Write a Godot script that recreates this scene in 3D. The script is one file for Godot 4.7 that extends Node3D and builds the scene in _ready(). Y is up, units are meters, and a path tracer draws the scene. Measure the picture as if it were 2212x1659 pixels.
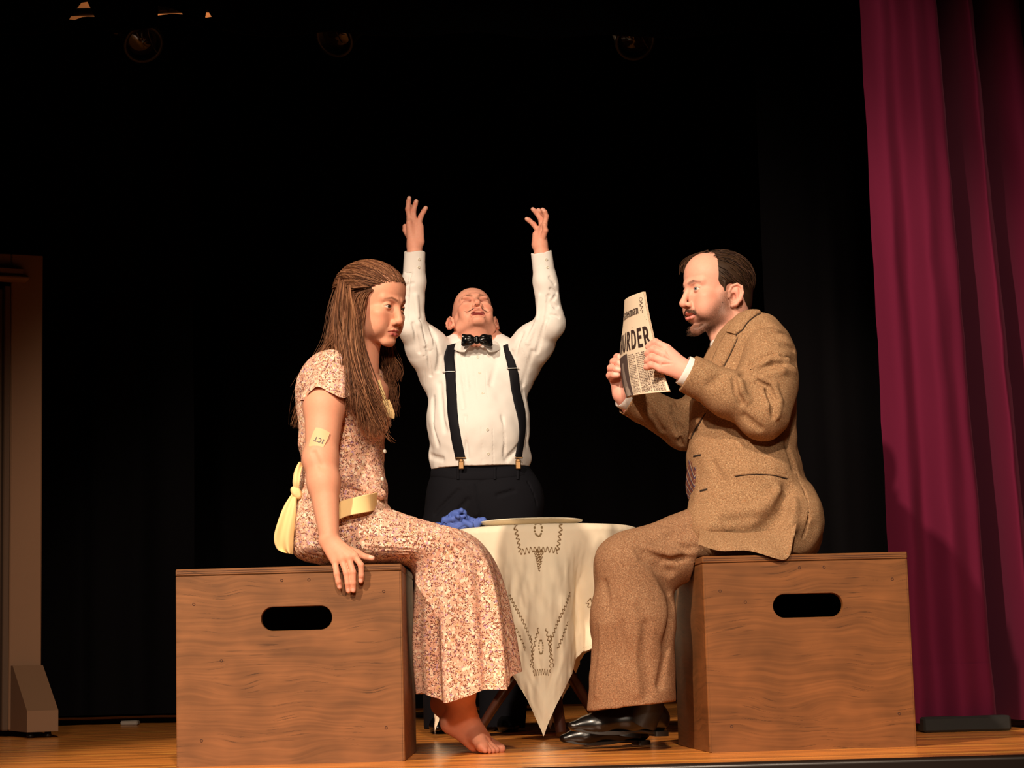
extends Node3D
# A stage play seen from the front rows: three actors, two plywood boxes, a small laid table, curtains.
# y is up, metres; the stage floor is y = 0 and the camera stands in the house, just above floor level.

const F_PX := 4450.0            # focal length in pixels of the 2212 x 1659 frame
var cam: Camera3D
var only := ""                  # empty: everything

func _ready() -> void:
	cam = Camera3D.new()
	cam.name = "camera"
	cam.fov = rad_to_deg(2.0 * atan(829.5 / F_PX))
	cam.near = 0.1
	cam.far = 60.0
	cam.transform = Transform3D(Basis(Vector3.RIGHT, atan(608.0 / F_PX)) * Basis(Vector3.BACK, -0.0268), Vector3(0, 0.24, 0))
	add_child(cam)
	cam.current = true
	var e := Environment.new()
	e.background_mode = Environment.BG_COLOR
	e.background_color = Color(0.003, 0.003, 0.004)
	e.tonemap_mode = Environment.TONE_MAPPER_LINEAR
	e.tonemap_exposure = 0.96
	e.sdfgi_enabled = true
	e.ssao_enabled = true
	e.ssil_enabled = true
	var we := WorldEnvironment.new()
	we.environment = e
	add_child(we)
	# stage lanterns hung in the house: key from the left, a second from the right, a soft front wash
	spot("key_light", Vector3(-3.2, 5.0, -0.3), Vector3(0.05, 0.7, -6.2), 70.0, Color(1.0, 0.905, 0.80), 13.5, 0.10)
	spot("second_light", Vector3(0.45, 5.2, 1.6), Vector3(0.0, 0.8, -6.3), 50.0, Color(1.0, 0.905, 0.80), 15.0, 0.10)
	spot("front_wash", Vector3(-0.4, 3.4, 4.5), Vector3(0.0, 0.8, -6.4), 36.0, Color(1.0, 0.905, 0.80), 11.0, 0.30)
	materials()
	room()
	props()
	if want("woman"): woman()
	if want("waiter"): waiter()
	if want("reader"): reader()
	run_jobs()

func want(s: String) -> bool:
	return only == "" or only.contains(s)

func spot(called: String, from: Vector3, to: Vector3, energy: float, col: Color, angle: float, size: float) -> void:
	var l := SpotLight3D.new()
	l.name = called
	l.light_color = col
	l.light_energy = energy
	l.spot_range = 40.0
	l.spot_attenuation = 2.0
	l.spot_angle = angle
	l.spot_angle_attenuation = 0.4
	l.light_size = size
	l.shadow_enabled = true
	add_child(l)
	l.look_at_from_position(from, to)

# the point that stands d metres away (along the floor) behind a pixel of the photograph
func P(px: float, py: float, d: float) -> Vector3:
	var v := cam.transform.basis * Vector3((px - 1106.0) / F_PX, (829.5 - py) / F_PX, -1.0)
	return cam.position + v * (d / -v.z)

# ---------------------------------------------------------------- names and things
var used := {}
func numbered(s: String) -> String:
	if not used.has(s):
		used[s] = 0
		return s
	used[s] += 1
	return "%s_%03d" % [s, used[s]]

func thing(called: String, label: String, category: String, at := Vector3.ZERO, turn := 0.0, group := "") -> Node3D:
	var o := Node3D.new()
	o.name = numbered(called)
	add_child(o)
	o.position = at
	o.rotation.y = turn
	tag(o, label, category, group)
	return o

func tag(o: Node, label: String, category := "", group := "") -> void:
	if label != "": o.set_meta("label", label)
	if category != "": o.set_meta("category", category)
	if group != "": o.set_meta("group", group)

func part(called: String, m: Mesh, mat: Material, parent: Node, label := "") -> MeshInstance3D:
	var o := MeshInstance3D.new()
	o.name = called if parent != self else numbered(called)
	o.mesh = m
	o.material_override = mat
	parent.add_child(o, true)
	if label != "": o.set_meta("label", label)
	return o

func struct(called: String, label: String, category: String, m: Mesh, mat: Material) -> MeshInstance3D:
	var o := part(called, m, mat, self)
	tag(o, label, category)
	o.set_meta("kind", "structure")
	return o

# ---------------------------------------------------------------- plain geometry
class Geo:
	var v := PackedVector3Array()
	var n := PackedVector3Array()
	var uv := PackedVector2Array()
	var c := PackedColorArray()
	var ix := PackedInt32Array()
	var tint := Color.WHITE

	func tri(a: int, b: int, d: int) -> void:
		ix.append(a); ix.append(b); ix.append(d)

	# rows of points; wrap closes each row; the outside is to the left of a row when looking along the rows
	func grid(rows: Array, wrap := false, uvs: Array = [], cols: Array = [], flip := false) -> void:
		var base := v.size()
		var w: int = rows[0].size()
		for i in rows.size():
			for j in w:
				v.append(rows[i][j])
				uv.append(uvs[i][j] if uvs.size() else Vector2(float(j) / w, float(i) / rows.size()))
				c.append(cols[i][j] if cols.size() else tint)
		var nn := PackedVector3Array()
		nn.resize(rows.size() * w)
		for i in rows.size() - 1:
			for j in (w if wrap else w - 1):
				var j2 := (j + 1) % w
				var q0 := i * w + j
				var q1 := i * w + j2
				var q2 := (i + 1) * w + j2
				var q3 := (i + 1) * w + j
				var p0 := v[base + q0]
				var f := (v[base + q2] - p0).cross(v[base + q3] - v[base + q1])
				if flip: f = -f
				nn[q0] += f; nn[q1] += f; nn[q2] += f; nn[q3] += f
				if flip:
					tri(base + q0, base + q1, base + q2); tri(base + q0, base + q2, base + q3)
				else:
					tri(base + q0, base + q2, base + q1); tri(base + q0, base + q3, base + q2)
		for q in nn.size():
			n.append(nn[q].normalized() if nn[q].length_squared() > 1e-20 else Vector3.UP)

	func fan(pts: PackedVector3Array, normal: Vector3, uvs := PackedVector2Array()) -> void:
		var base := v.size()
		var mid := Vector3.ZERO
		for p in pts: mid += p
		mid /= pts.size()
		v.append(mid); n.append(normal); uv.append(Vector2(0.5, 0.5)); c.append(tint)
		for i in pts.size():
			v.append(pts[i]); n.append(normal); c.append(tint)
			uv.append(uvs[i] if uvs.size() else Vector2(0.5, 0.5))
		for i in pts.size():
			var a := base + 1 + i
			var b := base + 1 + (i + 1) % pts.size()
			if (v[a] - mid).cross(v[b] - mid).dot(normal) > 0.0:
				tri(base, b, a)
			else:
				tri(base, a, b)

	# a tube along points with a radius at each; flat squeezes it along its second axis
	func tube(pts: PackedVector3Array, radii: PackedFloat32Array, sides := 8, caps := true, flat := 1.0, hint := Vector3.ZERO, cols: PackedColorArray = PackedColorArray()) -> void:
		var rows := []
		var cc := []
		var up := Vector3.ZERO
		for i in pts.size():
			var t := (pts[mini(i + 1, pts.size() - 1)] - pts[maxi(i - 1, 0)]).normalized()
			if up == Vector3.ZERO:
				up = hint if hint != Vector3.ZERO else (Vector3.UP if absf(t.y) < 0.9 else Vector3.RIGHT)
			elif hint != Vector3.ZERO:
				up = hint
			var s := t.cross(up).normalized()
			up = s.cross(t).normalized()
			var row := PackedVector3Array()
			for j in sides:
				var an := TAU * j / sides
				row.append(pts[i] + (s * cos(an) + up * sin(an) * flat) * radii[i])
			rows.append(row)
			if cols.size():
				var cr := PackedColorArray()
				cr.resize(sides)
				cr.fill(cols[i])
				cc.append(cr)
		grid(rows, true, [], cc, true)
		if caps:
			var t0 := (pts[0] - pts[1]).normalized()
			var t1 := (pts[-1] - pts[-2]).normalized()
			fan(rows[0], t0); fan(rows[-1], t1)

	# profile of (radius, height) turned about y
	func lathe(profile: Array, sides := 32, at := Vector3.ZERO) -> void:
		var rows := []
		for p in profile:
			var row := PackedVector3Array()
			for j in sides:
				var an := TAU * j / sides
				row.append(at + Vector3(p.x * cos(an), p.y, p.x * sin(an)))
			rows.append(row)
		grid(rows, true)

	# a box with chamfered edges
	func box(at: Vector3, size: Vector3, b := 0.004, basis := Basis()) -> void:
		var h := size * 0.5
		b = minf(b, minf(h.x, minf(h.y, h.z)) * 0.9)
		for ax in 3:
			for s: float in [-1.0, 1.0]:
				var u := (ax + 1) % 3
				var w := (ax + 2) % 3
				var q := PackedVector3Array()
				for e in [[-1, -1], [1, -1], [1, 1], [-1, 1]]:
					var p := Vector3.ZERO
					p[ax] = s * h[ax]
					p[u] = e[0] * (h[u] - b)
					p[w] = e[1] * (h[w] - b)
					q.append(p)
				var nn := Vector3.ZERO
				nn[ax] = s
				quad(q, nn, at, basis)
		for ax in 3:
			var u := (ax + 1) % 3
			var w := (ax + 2) % 3
			for su: float in [-1.0, 1.0]:
				for sw: float in [-1.0, 1.0]:
					var q := PackedVector3Array()
					for e in [[-1, 0], [1, 0], [1, 1], [-1, 1]]:
						var p := Vector3.ZERO
						p[ax] = e[0] * (h[ax] - b)
						p[u] = su * (h[u] - (b if e[1] == 0 else 0.0))
						p[w] = sw * (h[w] - (0.0 if e[1] == 0 else b))
						q.append(p)
					var nn := Vector3.ZERO
					nn[u] = su
					nn[w] = sw
					quad(q, nn.normalized(), at, basis)
		for sx: float in [-1.0, 1.0]:
			for sy: float in [-1.0, 1.0]:
				for sz: float in [-1.0, 1.0]:
					var base := v.size()
					var nn := basis * Vector3(sx, sy, sz).normalized()
					for ax in 3:
						var p := Vector3(sx * (h.x - b), sy * (h.y - b), sz * (h.z - b))
						p[ax] = [sx, sy, sz][ax] * h[ax]
						v.append(at + basis * p); n.append(nn); uv.append(Vector2(0.5, 0.5)); c.append(tint)
					if (v[base + 1] - v[base]).cross(v[base + 2] - v[base]).dot(nn) > 0.0: tri(base, base + 2, base + 1)
					else: tri(base, base + 1, base + 2)

	func quad(q: PackedVector3Array, nn: Vector3, at := Vector3.ZERO, basis := Basis()) -> void:
		var base := v.size()
		var wn := basis * nn
		for i in 4:
			v.append(at + basis * q[i]); n.append(wn); c.append(tint)
			uv.append(Vector2([0, 1, 1, 0][i], [1, 1, 0, 0][i]))
		if (v[base + 1] - v[base]).cross(v[base + 2] - v[base]).dot(wn) > 0.0:
			tri(base, base + 2, base + 1); tri(base, base + 3, base + 2)
		else:
			tri(base, base + 1, base + 2); tri(base, base + 2, base + 3)

	# a convex outline pulled out along z with rounded rims (a plate of the outline's shape), then placed by xf
	func slab(outline: PackedVector2Array, thick: float, xf: Transform3D, rim := 0.2) -> void:
		var mid := Vector2.ZERO
		for p in outline: mid += p
		mid /= outline.size()
		var rows := []
		for e in [[-0.5, 1.0 - rim], [-0.35, 1.0], [0.35, 1.0], [0.5, 1.0 - rim]]:
			var row := PackedVector3Array()
			for p in outline:
				var q: Vector2 = mid + (p - mid) * e[1]
				row.append(xf * Vector3(q.x, q.y, thick * e[0]))
			rows.append(row)
		var area := 0.0
		for i in outline.size():
			area += (outline[i] - mid).cross(outline[(i + 1) % outline.size()] - mid)
		grid(rows, true, [], [], area > 0.0)
		fan(rows[0], (xf.basis * Vector3(0, 0, -1)).normalized())
		fan(rows[3], (xf.basis * Vector3(0, 0, 1)).normalized())

	func add(o: Array, xf := Transform3D()) -> void:
		var base := v.size()
		for p in o[0]: v.append(xf * p)
		for p in o[1]: n.append((xf.basis * p).normalized())
		c.append_array(o[2])
		for i in o[0].size(): uv.append(Vector2.ZERO)
		for i in o[3]: ix.append(base + i)

	func mesh() -> ArrayMesh:
		var arr := []
		arr.resize(Mesh.ARRAY_MAX)
		arr[Mesh.ARRAY_VERTEX] = v
		arr[Mesh.ARRAY_NORMAL] = n
		arr[Mesh.ARRAY_TEX_UV] = uv
		arr[Mesh.ARRAY_COLOR] = c
		arr[Mesh.ARRAY_INDEX] = ix
		var m := ArrayMesh.new()
		m.add_surface_from_arrays(Mesh.PRIMITIVE_TRIANGLES, arr)
		return m

# ---------------------------------------------------------------- soft shapes: joined distance fields, meshed as surface nets
class Field:
	var kind := PackedInt32Array()      # 0 capsule, 1 ellipsoid, 2 half ball (a plane near a point), 3 almond opening
	var op := PackedInt32Array()        # 0 add, 1 cut away, 2 crease (or ridge when its depth is negative)
	var a := PackedVector3Array()
	var b := PackedVector3Array()
	var ra := PackedFloat32Array()
	var rb := PackedFloat32Array()
	var kk := PackedFloat32Array()
	var fn := PackedVector3Array()
	var fl := PackedFloat32Array()
	var m1: Array[Basis] = []
	var m2: Array[Basis] = []
	var bb := PackedVector3Array()
	var ib := PackedFloat32Array()
	var base := Color.WHITE
	var mottle := 0.0
	var rough := 0.0
	var rough_noise: FastNoiseLite
	var clip_lo := Vector3(-1e9, -1e9, -1e9)
	var clip_hi := Vector3(1e9, 1e9, 1e9)
	var pa := PackedVector3Array()
	var pb := PackedVector3Array()
	var pr := PackedFloat32Array()
	var ps := PackedFloat32Array()
	var pn := PackedFloat32Array()
	var pc := PackedColorArray()

	func put(k_: int, o: int, a_: Vector3, b_: Vector3, ra_: float, rb_: float, k: float, n_: Vector3, f: float, x := Basis(), y := Basis()) -> void:
		kind.append(k_); op.append(o); a.append(a_); b.append(b_); ra.append(ra_); rb.append(rb_)
		kk.append(maxf(k, 1e-5)); fn.append(n_); fl.append(f); m1.append(x); m2.append(y)
		bb.append(b_ - a_)
		ib.append(1.0 / maxf((b_ - a_).length_squared(), 1e-12))

	func cap(a_: Vector3, b_: Vector3, ra_: float, rb_: float, k := 0.02, n_ := Vector3.ZERO, f := 1.0) -> void:
		put(0, 0, a_, b_, ra_, rb_, k, n_.normalized(), f)
	func ball(p: Vector3, r: float, k := 0.01) -> void:
		put(0, 0, p, p + Vector3(0, 1e-5, 0), r, r, k, Vector3.ZERO, 1.0)
	func cutcap(a_: Vector3, b_: Vector3, ra_: float, rb_: float, k := 0.005, n_ := Vector3.ZERO, f := 1.0) -> void:
		put(0, 1, a_, b_, ra_, rb_, k, n_.normalized(), f)
	func ell(p: Vector3, r: Vector3, k := 0.02, rot := Basis(), o := 0) -> void:
		var t := rot.transposed()
		var inv := Basis.from_scale(Vector3(1.0 / r.x, 1.0 / r.y, 1.0 / r.z))
		var inv2 := Basis.from_scale(Vector3(1.0 / (r.x * r.x), 1.0 / (r.y * r.y), 1.0 / (r.z * r.z)))
		put(1, o, p, p, maxf(r.x, maxf(r.y, r.z)), 0.0, k, Vector3.ZERO, 1.0, inv * t, inv2 * t)
	# a groove of the given width and depth along a segment (negative depth: a ridge)
	func crease(a_: Vector3, b_: Vector3, w: float, depth: float) -> void:
		put(0, 2, a_, b_, w, depth, 1e-4, Vector3.ZERO, 1.0)
	func creases(pts: Array, w: float, depth: float) -> void:
		for i in pts.size() - 1: crease(pts[i], pts[i + 1], w, depth)
	# cuts away what lies beyond the plane through p facing n, within reach of p
	func half(p: Vector3, n_: Vector3, reach: float, k := 0.001) -> void:
		put(2, 1, p, p, reach, 0.0, k, n_.normalized(), 1.0)
	# an almond-shaped opening cut along the axis of rot.z: half width w, half height h
	func almond(p: Vector3, w: float, h: float, rot: Basis, k := 0.001) -> void:
		var r := (w * w + h * h) / (2.0 * h)
		put(3, 1, p, p, r, r - h, k, Vector3.ZERO, w, rot.transposed())
	func paint(a_: Vector3, b_: Vector3, r: float, soft: float, col: Color, alpha := 1.0, speck := 0.0) -> void:
		pa.append(a_); pb.append(b_); pr.append(r); ps.append(soft); pn.append(speck)
		pc.append(Color(col.r, col.g, col.b, alpha))
	func paints(pts: Array, r: float, soft: float, col: Color, alpha := 1.0, speck := 0.0) -> void:
		for i in pts.size() - 1: paint(pts[i], pts[i + 1], r, soft, col, alpha, speck)

	func one(i: int, p: Vector3) -> float:
		match kind[i]:
			0:
				var ba := b[i] - a[i]
				var w := p - a[i]
				var t := clampf(w.dot(ba) / ba.dot(ba), 0.0, 1.0)
				w -= ba * t
				if op[i] == 2:
					return w.length()
				if fl[i] != 1.0:
					var s := w.dot(fn[i])
					var w1 := w + fn[i] * (s * (fl[i] - 1.0))
					var w2 := w + fn[i] * (s * (fl[i] * fl[i] - 1.0))
					var l1 := w1.length()
					return (l1 - lerpf(ra[i], rb[i], t)) * l1 / maxf(w2.length(), 1e-6)
				return w.length() - lerpf(ra[i], rb[i], t)
			1:
				var w := p - a[i]
				var k0 := (m1[i] * w).length()
				var k1 := (m2[i] * w).length()
				return k0 * (k0 - 1.0) / maxf(k1, 1e-6)
			2:
				var w := p - a[i]
				return maxf(-w.dot(fn[i]), w.length() - ra[i])
			_:
				var w := m1[i] * (p - a[i])
				var x := w.x
				var e := maxf(sqrt(x * x + (w.y + rb[i]) * (w.y + rb[i])), sqrt(x * x + (w.y - rb[i]) * (w.y - rb[i]))) - ra[i]
				return maxf(e, -w.z)

	func at(p: Vector3, list: PackedInt32Array) -> float:
		var d := 1.0
		for i in list:
			var o := op[i]
			var e: float
			if kind[i] == 0:
				var w := p - a[i]
				var t := clampf(w.dot(bb[i]) * ib[i], 0.0, 1.0)
				w -= bb[i] * t
				if o == 2:
					e = w.length() / ra[i]
					if e < 2.6: d += rb[i] * exp(-e * e)
					continue
				if fl[i] == 1.0:
					e = w.length() - ra[i] - (rb[i] - ra[i]) * t
				else:
					var n := fn[i]
					var f := fl[i]
					var s := w.dot(n)
					var l1 := (w + n * (s * (f - 1.0))).length()
					e = (l1 - ra[i] - (rb[i] - ra[i]) * t) * l1 / maxf((w + n * (s * (f * f - 1.0))).length(), 1e-6)
			elif kind[i] == 1:
				var w := p - a[i]
				var k0 := (m1[i] * w).length()
				e = k0 * (k0 - 1.0) / maxf((m2[i] * w).length(), 1e-6)
			else:
				e = one(i, p)
			var k := kk[i]
			if o == 0:
				var h := k - absf(d - e)
				if e < d: d = e
				if h > 0.0: d -= h * h / (4.0 * k)
			else:
				e = -e
				var h := k - absf(d - e)
				if e > d: d = e
				if h > 0.0: d += h * h / (4.0 * k)
		if rough > 0.0:
			d += rough * rough_noise.get_noise_3dv(p)
		return d

	func near(p: Vector3, rad: float, list: PackedInt32Array) -> PackedInt32Array:
		var out := PackedInt32Array()
		var solid := false
		for i in list:
			var e := one(i, p)
			if op[i] == 2:
				if e < rad + 2.7 * ra[i]: out.append(i)
			elif e < rad * (1.1 if kind[i] == 0 and fl[i] == 1.0 else 1.6) + 1.5 * kk[i]:
				out.append(i)
				if op[i] == 0: solid = true
		return out if solid else PackedInt32Array()

	func tone(p: Vector3, list: PackedInt32Array, nz: FastNoiseLite, nf: FastNoiseLite) -> Color:
		var col := base
		if mottle > 0.0:
			var t := 1.0 + mottle * nz.get_noise_3dv(p)
			col = Color(col.r * t, col.g * t, col.b * t)
		for j in list:
			var ba := pb[j] - pa[j]
			var w := p - pa[j]
			w -= ba * clampf(w.dot(ba) / maxf(ba.dot(ba), 1e-12), 0.0, 1.0)
			var dd := w.length()
			if dd > pr[j] + ps[j]: continue
			var al := pc[j].a * (1.0 - smoothstep(pr[j] - ps[j], pr[j] + ps[j], dd))
			if pn[j] > 0.0:
				al *= clampf(1.0 - pn[j] * 0.5 + pn[j] * 1.6 * nf.get_noise_3dv(p), 0.0, 1.0)
			col = Color(lerpf(col.r, pc[j].r, al), lerpf(col.g, pc[j].g, al), lerpf(col.b, pc[j].b, al))
		return col

	func build(h: float) -> Array:
		var lo := Vector3(1e9, 1e9, 1e9)
		var hi := -lo
		var all := PackedInt32Array()
		for i in kind.size():
			all.append(i)
			if op[i] == 0:
				var r := Vector3.ONE * (maxf(ra[i], rb[i]) + kk[i] * 0.3)
				lo = lo.min(a[i].min(b[i]) - r)
				hi = hi.max(a[i].max(b[i]) + r)
		lo = lo.max(clip_lo) - Vector3.ONE * 2.0 * h
		hi = hi.min(clip_hi) + Vector3.ONE * 2.0 * h
		var verts := PackedVector3Array()
		var norms := PackedVector3Array()
		var cols := PackedColorArray()
		var nz := FastNoiseLite.new()
		nz.frequency = 90.0
		nz.seed = 5
		var nf := FastNoiseLite.new()
		nf.frequency = 420.0
		nf.seed = 9
		var cell := {}
		var ek := PackedInt64Array()
		var ea := PackedInt32Array()
		var big := 16.0 * h
		var small := 4.0 * h
		var val := PackedFloat32Array()
		val.resize(125)
		var off := PackedInt32Array([0, 25, 5, 30, 1, 26, 6, 31])   # corner bits: 1 x, 2 y, 4 z
		var e0 := PackedInt32Array([0, 2, 4, 6, 0, 1, 4, 5, 0, 1, 2, 3])
		var e1 := PackedInt32Array([1, 3, 5, 7, 2, 3, 6, 7, 4, 5, 6, 7])
		var nb := ((hi - lo) / big).ceil()
		for bx in int(nb.x):
			for by in int(nb.y):
				for bz in int(nb.z):
					var o := lo + Vector3(bx, by, bz) * big
					var l1 := near(o + Vector3.ONE * big * 0.5, big * 0.8661, all)
					if l1.is_empty(): continue
					for s in 64:
						var sx := s / 16
						var sy := (s / 4) % 4
						var sz := s % 4
						var q := o + Vector3(sx, sy, sz) * small
						var mid := q + Vector3.ONE * small * 0.5
						var l2 := near(mid, small * 0.8661 + h, l1)
						if l2.is_empty() or absf(at(mid, l2)) > small * 0.8661 * 1.9 + 2.0 * h: continue
						var pl := PackedInt32Array()
						for j in pa.size():
							var pq := pb[j] - pa[j]
							var pw := mid - pa[j]
							pw -= pq * clampf(pw.dot(pq) / maxf(pq.dot(pq), 1e-12), 0.0, 1.0)
							if pw.length() < pr[j] + ps[j] + small * 0.9: pl.append(j)
						var plus := 0
						for x in 5:
							for y in 5:
								for z in 5:
									var d := at(q + Vector3(x, y, z) * h, l2)
									val[x * 25 + y * 5 + z] = d
									if d > 0.0: plus += 1
						if plus == 0 or plus == 125: continue
						for x in 4:
							for y in 4:
								for z in 4:
									var c0 := x * 25 + y * 5 + z
									var mask := 0
									for i in 8:
										if val[c0 + off[i]] < 0.0: mask |= 1 << i
									if mask == 0 or mask == 255: continue
									var sum := Vector3.ZERO
									var cnt := 0
									for i in 12:
										var i0 := e0[i]
										var i1 := e1[i]
										if ((mask >> i0) & 1) != ((mask >> i1) & 1):
											var d0 := val[c0 + off[i0]]
											var t := d0 / (d0 - val[c0 + off[i1]])
											var p0 := Vector3(i0 & 1, (i0 >> 1) & 1, i0 >> 2)
											var p1 := Vector3(i1 & 1, (i1 >> 1) & 1, i1 >> 2)
											sum += p0.lerp(p1, t)
											cnt += 1
									var gx := 0.0
									var gy := 0.0
									var gz := 0.0
									for i in 8:
										var d := val[c0 + off[i]]
										gx += d if i & 1 else -d
										gy += d if i & 2 else -d
										gz += d if i & 4 else -d
									var cx := bx * 16 + sx * 4 + x
									var cy := by * 16 + sy * 4 + y
									var cz := bz * 16 + sz * 4 + z
									var key := (cx << 40) | (cy << 20) | cz
									cell[key] = verts.size()
									var vp := q + (Vector3(x, y, z) + sum / cnt) * h
									verts.append(vp)
									cols.append(tone(vp, pl, nz, nf))
									norms.append(Vector3(gx, gy, gz).normalized())
									var m0 := mask & 1
									for ax in 3:
										if ((mask >> (1 << ax)) & 1) != m0:
											ek.append(key)
											ea.append(ax * 2 + m0)
		var idx := PackedInt32Array()
		var dx := 1 << 40
		var dy := 1 << 20
		var du := PackedInt64Array([dy, 1, dx])
		var dv := PackedInt64Array([1, dx, dy])
		for i in ek.size():
			var key := ek[i]
			var ax := ea[i] / 2
			var k1 := key - du[ax]
			var k2 := k1 - dv[ax]
			var k3 := key - dv[ax]
			if not (cell.has(k1) and cell.has(k2) and cell.has(k3)): continue
			var q0: int = cell[key]
			var q1: int = cell[k1]
			var q2: int = cell[k2]
			var q3: int = cell[k3]
			if ea[i] & 1:
				idx.append_array(PackedInt32Array([q0, q2, q1, q0, q3, q2]))
			else:
				idx.append_array(PackedInt32Array([q0, q1, q2, q0, q2, q3]))
		return [verts, norms, cols, idx]

# fields wait here until all are known, then are meshed side by side
var jobs := []
func soft(called: String, pieces: Array, mat: Material, parent: Node, label := "") -> MeshInstance3D:
	var o := part(called, null, mat, parent, label)
	for p in pieces:
		jobs.append({"node": o, "field": p[0], "h": p[1], "xf": p[2] if p.size() > 2 else Transform3D(), "out": []})
	return o

func job(i: int) -> void:
	var j: Dictionary = jobs[i]
	j.out = j.field.build(j.h)

func run_jobs() -> void:
	for i in jobs.size(): job(i)
	var geos := {}
	for j in jobs:
		if not geos.has(j.node): geos[j.node] = Geo.new()
		geos[j.node].add(j.out, j.xf)
	for o in geos:
		o.mesh = geos[o].mesh()

func lin(r: float, g: float, b: float) -> Color:      # an sRGB colour 0..255 as the linear values that vertex colours hold
	return Color(r / 255.0, g / 255.0, b / 255.0).srgb_to_linear()

# ---------------------------------------------------------------- materials
var M := {}

func mat(albedo: Color, rough := 0.7, spec := 0.5) -> StandardMaterial3D:
	var m := StandardMaterial3D.new()
	m.albedo_color = albedo
	m.roughness = rough
	m.metallic_specular = spec
	return m

func painted(rough := 0.6, spec := 0.4) -> StandardMaterial3D:      # takes its colour from the vertices
	var m := mat(Color.WHITE, rough, spec)
	m.vertex_color_use_as_albedo = true
	return m

func tri_tex(m: StandardMaterial3D, im: Image, per_metre: float, off := Vector3.ZERO, sharp := 4.0) -> StandardMaterial3D:
	m.albedo_texture = ImageTexture.create_from_image(im)
	m.uv1_triplanar = true
	m.uv1_triplanar_sharpness = sharp
	m.uv1_scale = Vector3.ONE * per_metre
	m.uv1_offset = off
	return m

func noise(freq: float, sd: int, oct := 3) -> FastNoiseLite:
	var n := FastNoiseLite.new()
	n.frequency = freq
	n.seed = sd
	n.fractal_octaves = oct
	n.noise_type = FastNoiseLite.TYPE_SIMPLEX_SMOOTH
	return n

# rotary-cut plywood: slow waves of grain along x, short dark pores, a few smoky blotches
func ply_image(sd: int) -> Image:
	var s := 640
	var im := Image.create(s, s, false, Image.FORMAT_RGB8)
	var warp := noise(0.004, sd, 2)
	var fine := noise(0.02, sd + 1, 3)
	var pore := noise(0.05, sd + 2, 2)
	var blot := noise(0.007, sd + 3, 3)
	for y in s:
		for x in s:
			var w := warp.get_noise_2d(x * 0.9, y * 1.6)
			var yy := y + w * 20.0
			var g := fine.get_noise_2d(x * 0.10, yy * 5.5)
			var band := sin(yy * 0.22) * 0.5 + 0.5
			var v := 1.0 + 0.11 * g - 0.09 * band * smoothstep(-0.2, 0.5, blot.get_noise_2d(y * 2.0, x * 0.6))
			v += 0.13 * blot.get_noise_2d(x, y * 1.4)
			var p := pore.get_noise_2d(x * 0.14, yy * 4.6 + 300.0)
			v -= 0.30 * smoothstep(0.44, 0.70, p) * smoothstep(-0.25, 0.35, blot.get_noise_2d(x * 0.8 + 900.0, y * 1.3))
			im.set_pixel(x, y, Color(minf(0.520 * v, 1.0), minf(0.342 * v, 1.0), minf(0.205 * pow(v, 1.1), 1.0)))
	return im

func floor_image() -> Image:
	var s := 512
	var im := Image.create(s, s, false, Image.FORMAT_RGB8)
	var a := noise(0.02, 31, 3)
	var b := noise(0.006, 32, 3)
	for y in s:
		var plank := y / 32
		var tone := 1.0 + 0.16 * sin(plank * 12.9898 + 0.7) * cos(plank * 4.1)
		for x in s:
			var v := tone * (1.0 + 0.20 * a.get_noise_2d(x * 0.10 + plank * 57.0, y * 2.0) + 0.18 * b.get_noise_2d(x, y * 3.0))
			if y % 32 == 0: v *= 0.55
			im.set_pixel(x, y, Color(minf(0.90 * v, 1.0), minf(0.56 * v, 1.0), minf(0.26 * v, 1.0)))
	return im

func tweed_image() -> Image:
	var s := 512
	var im := Image.create(s, s, false, Image.FORMAT_RGB8)
	var n := noise(0.05, 3, 2)
	var r := RandomNumberGenerator.new()
	r.seed = 77
	for y in s:
		for x in s:
			var v := 1.0 + 0.16 * n.get_noise_2d(x, y) + r.randf_range(-0.10, 0.10) + 0.05 * sin((x + y) * 0.8)
			im.set_pixel(x, y, Color(minf(0.605 * v, 1.0), minf(0.490 * v, 1.0), minf(0.378 * v, 1.0)))
	for k in 3600:
		var x := r.randi() % s
		var y := r.randi() % s
		var t := r.randf()
		var col := Color(0.30, 0.20, 0.13) if t < 0.5 else (Color(0.92, 0.85, 0.70) if t < 0.86 else Color(0.62, 0.36, 0.2))
		for i in r.randi_range(3, 7):
			var dx := (x + i) % s
			var dy := (y + (i / 2 if t < 0.3 else i * (1 if t < 0.6 else 0))) % s
			im.set_pixel(dx, dy, im.get_pixel(dx, dy).lerp(col, 0.75))
			im.set_pixel(dx, (dy + 1) % s, im.get_pixel(dx, (dy + 1) % s).lerp(col, 0.6))
			im.set_pixel((dx + 1) % s, (dy + 2) % s, im.get_pixel((dx + 1) % s, (dy + 2) % s).lerp(col, 0.4))
	return im

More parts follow.
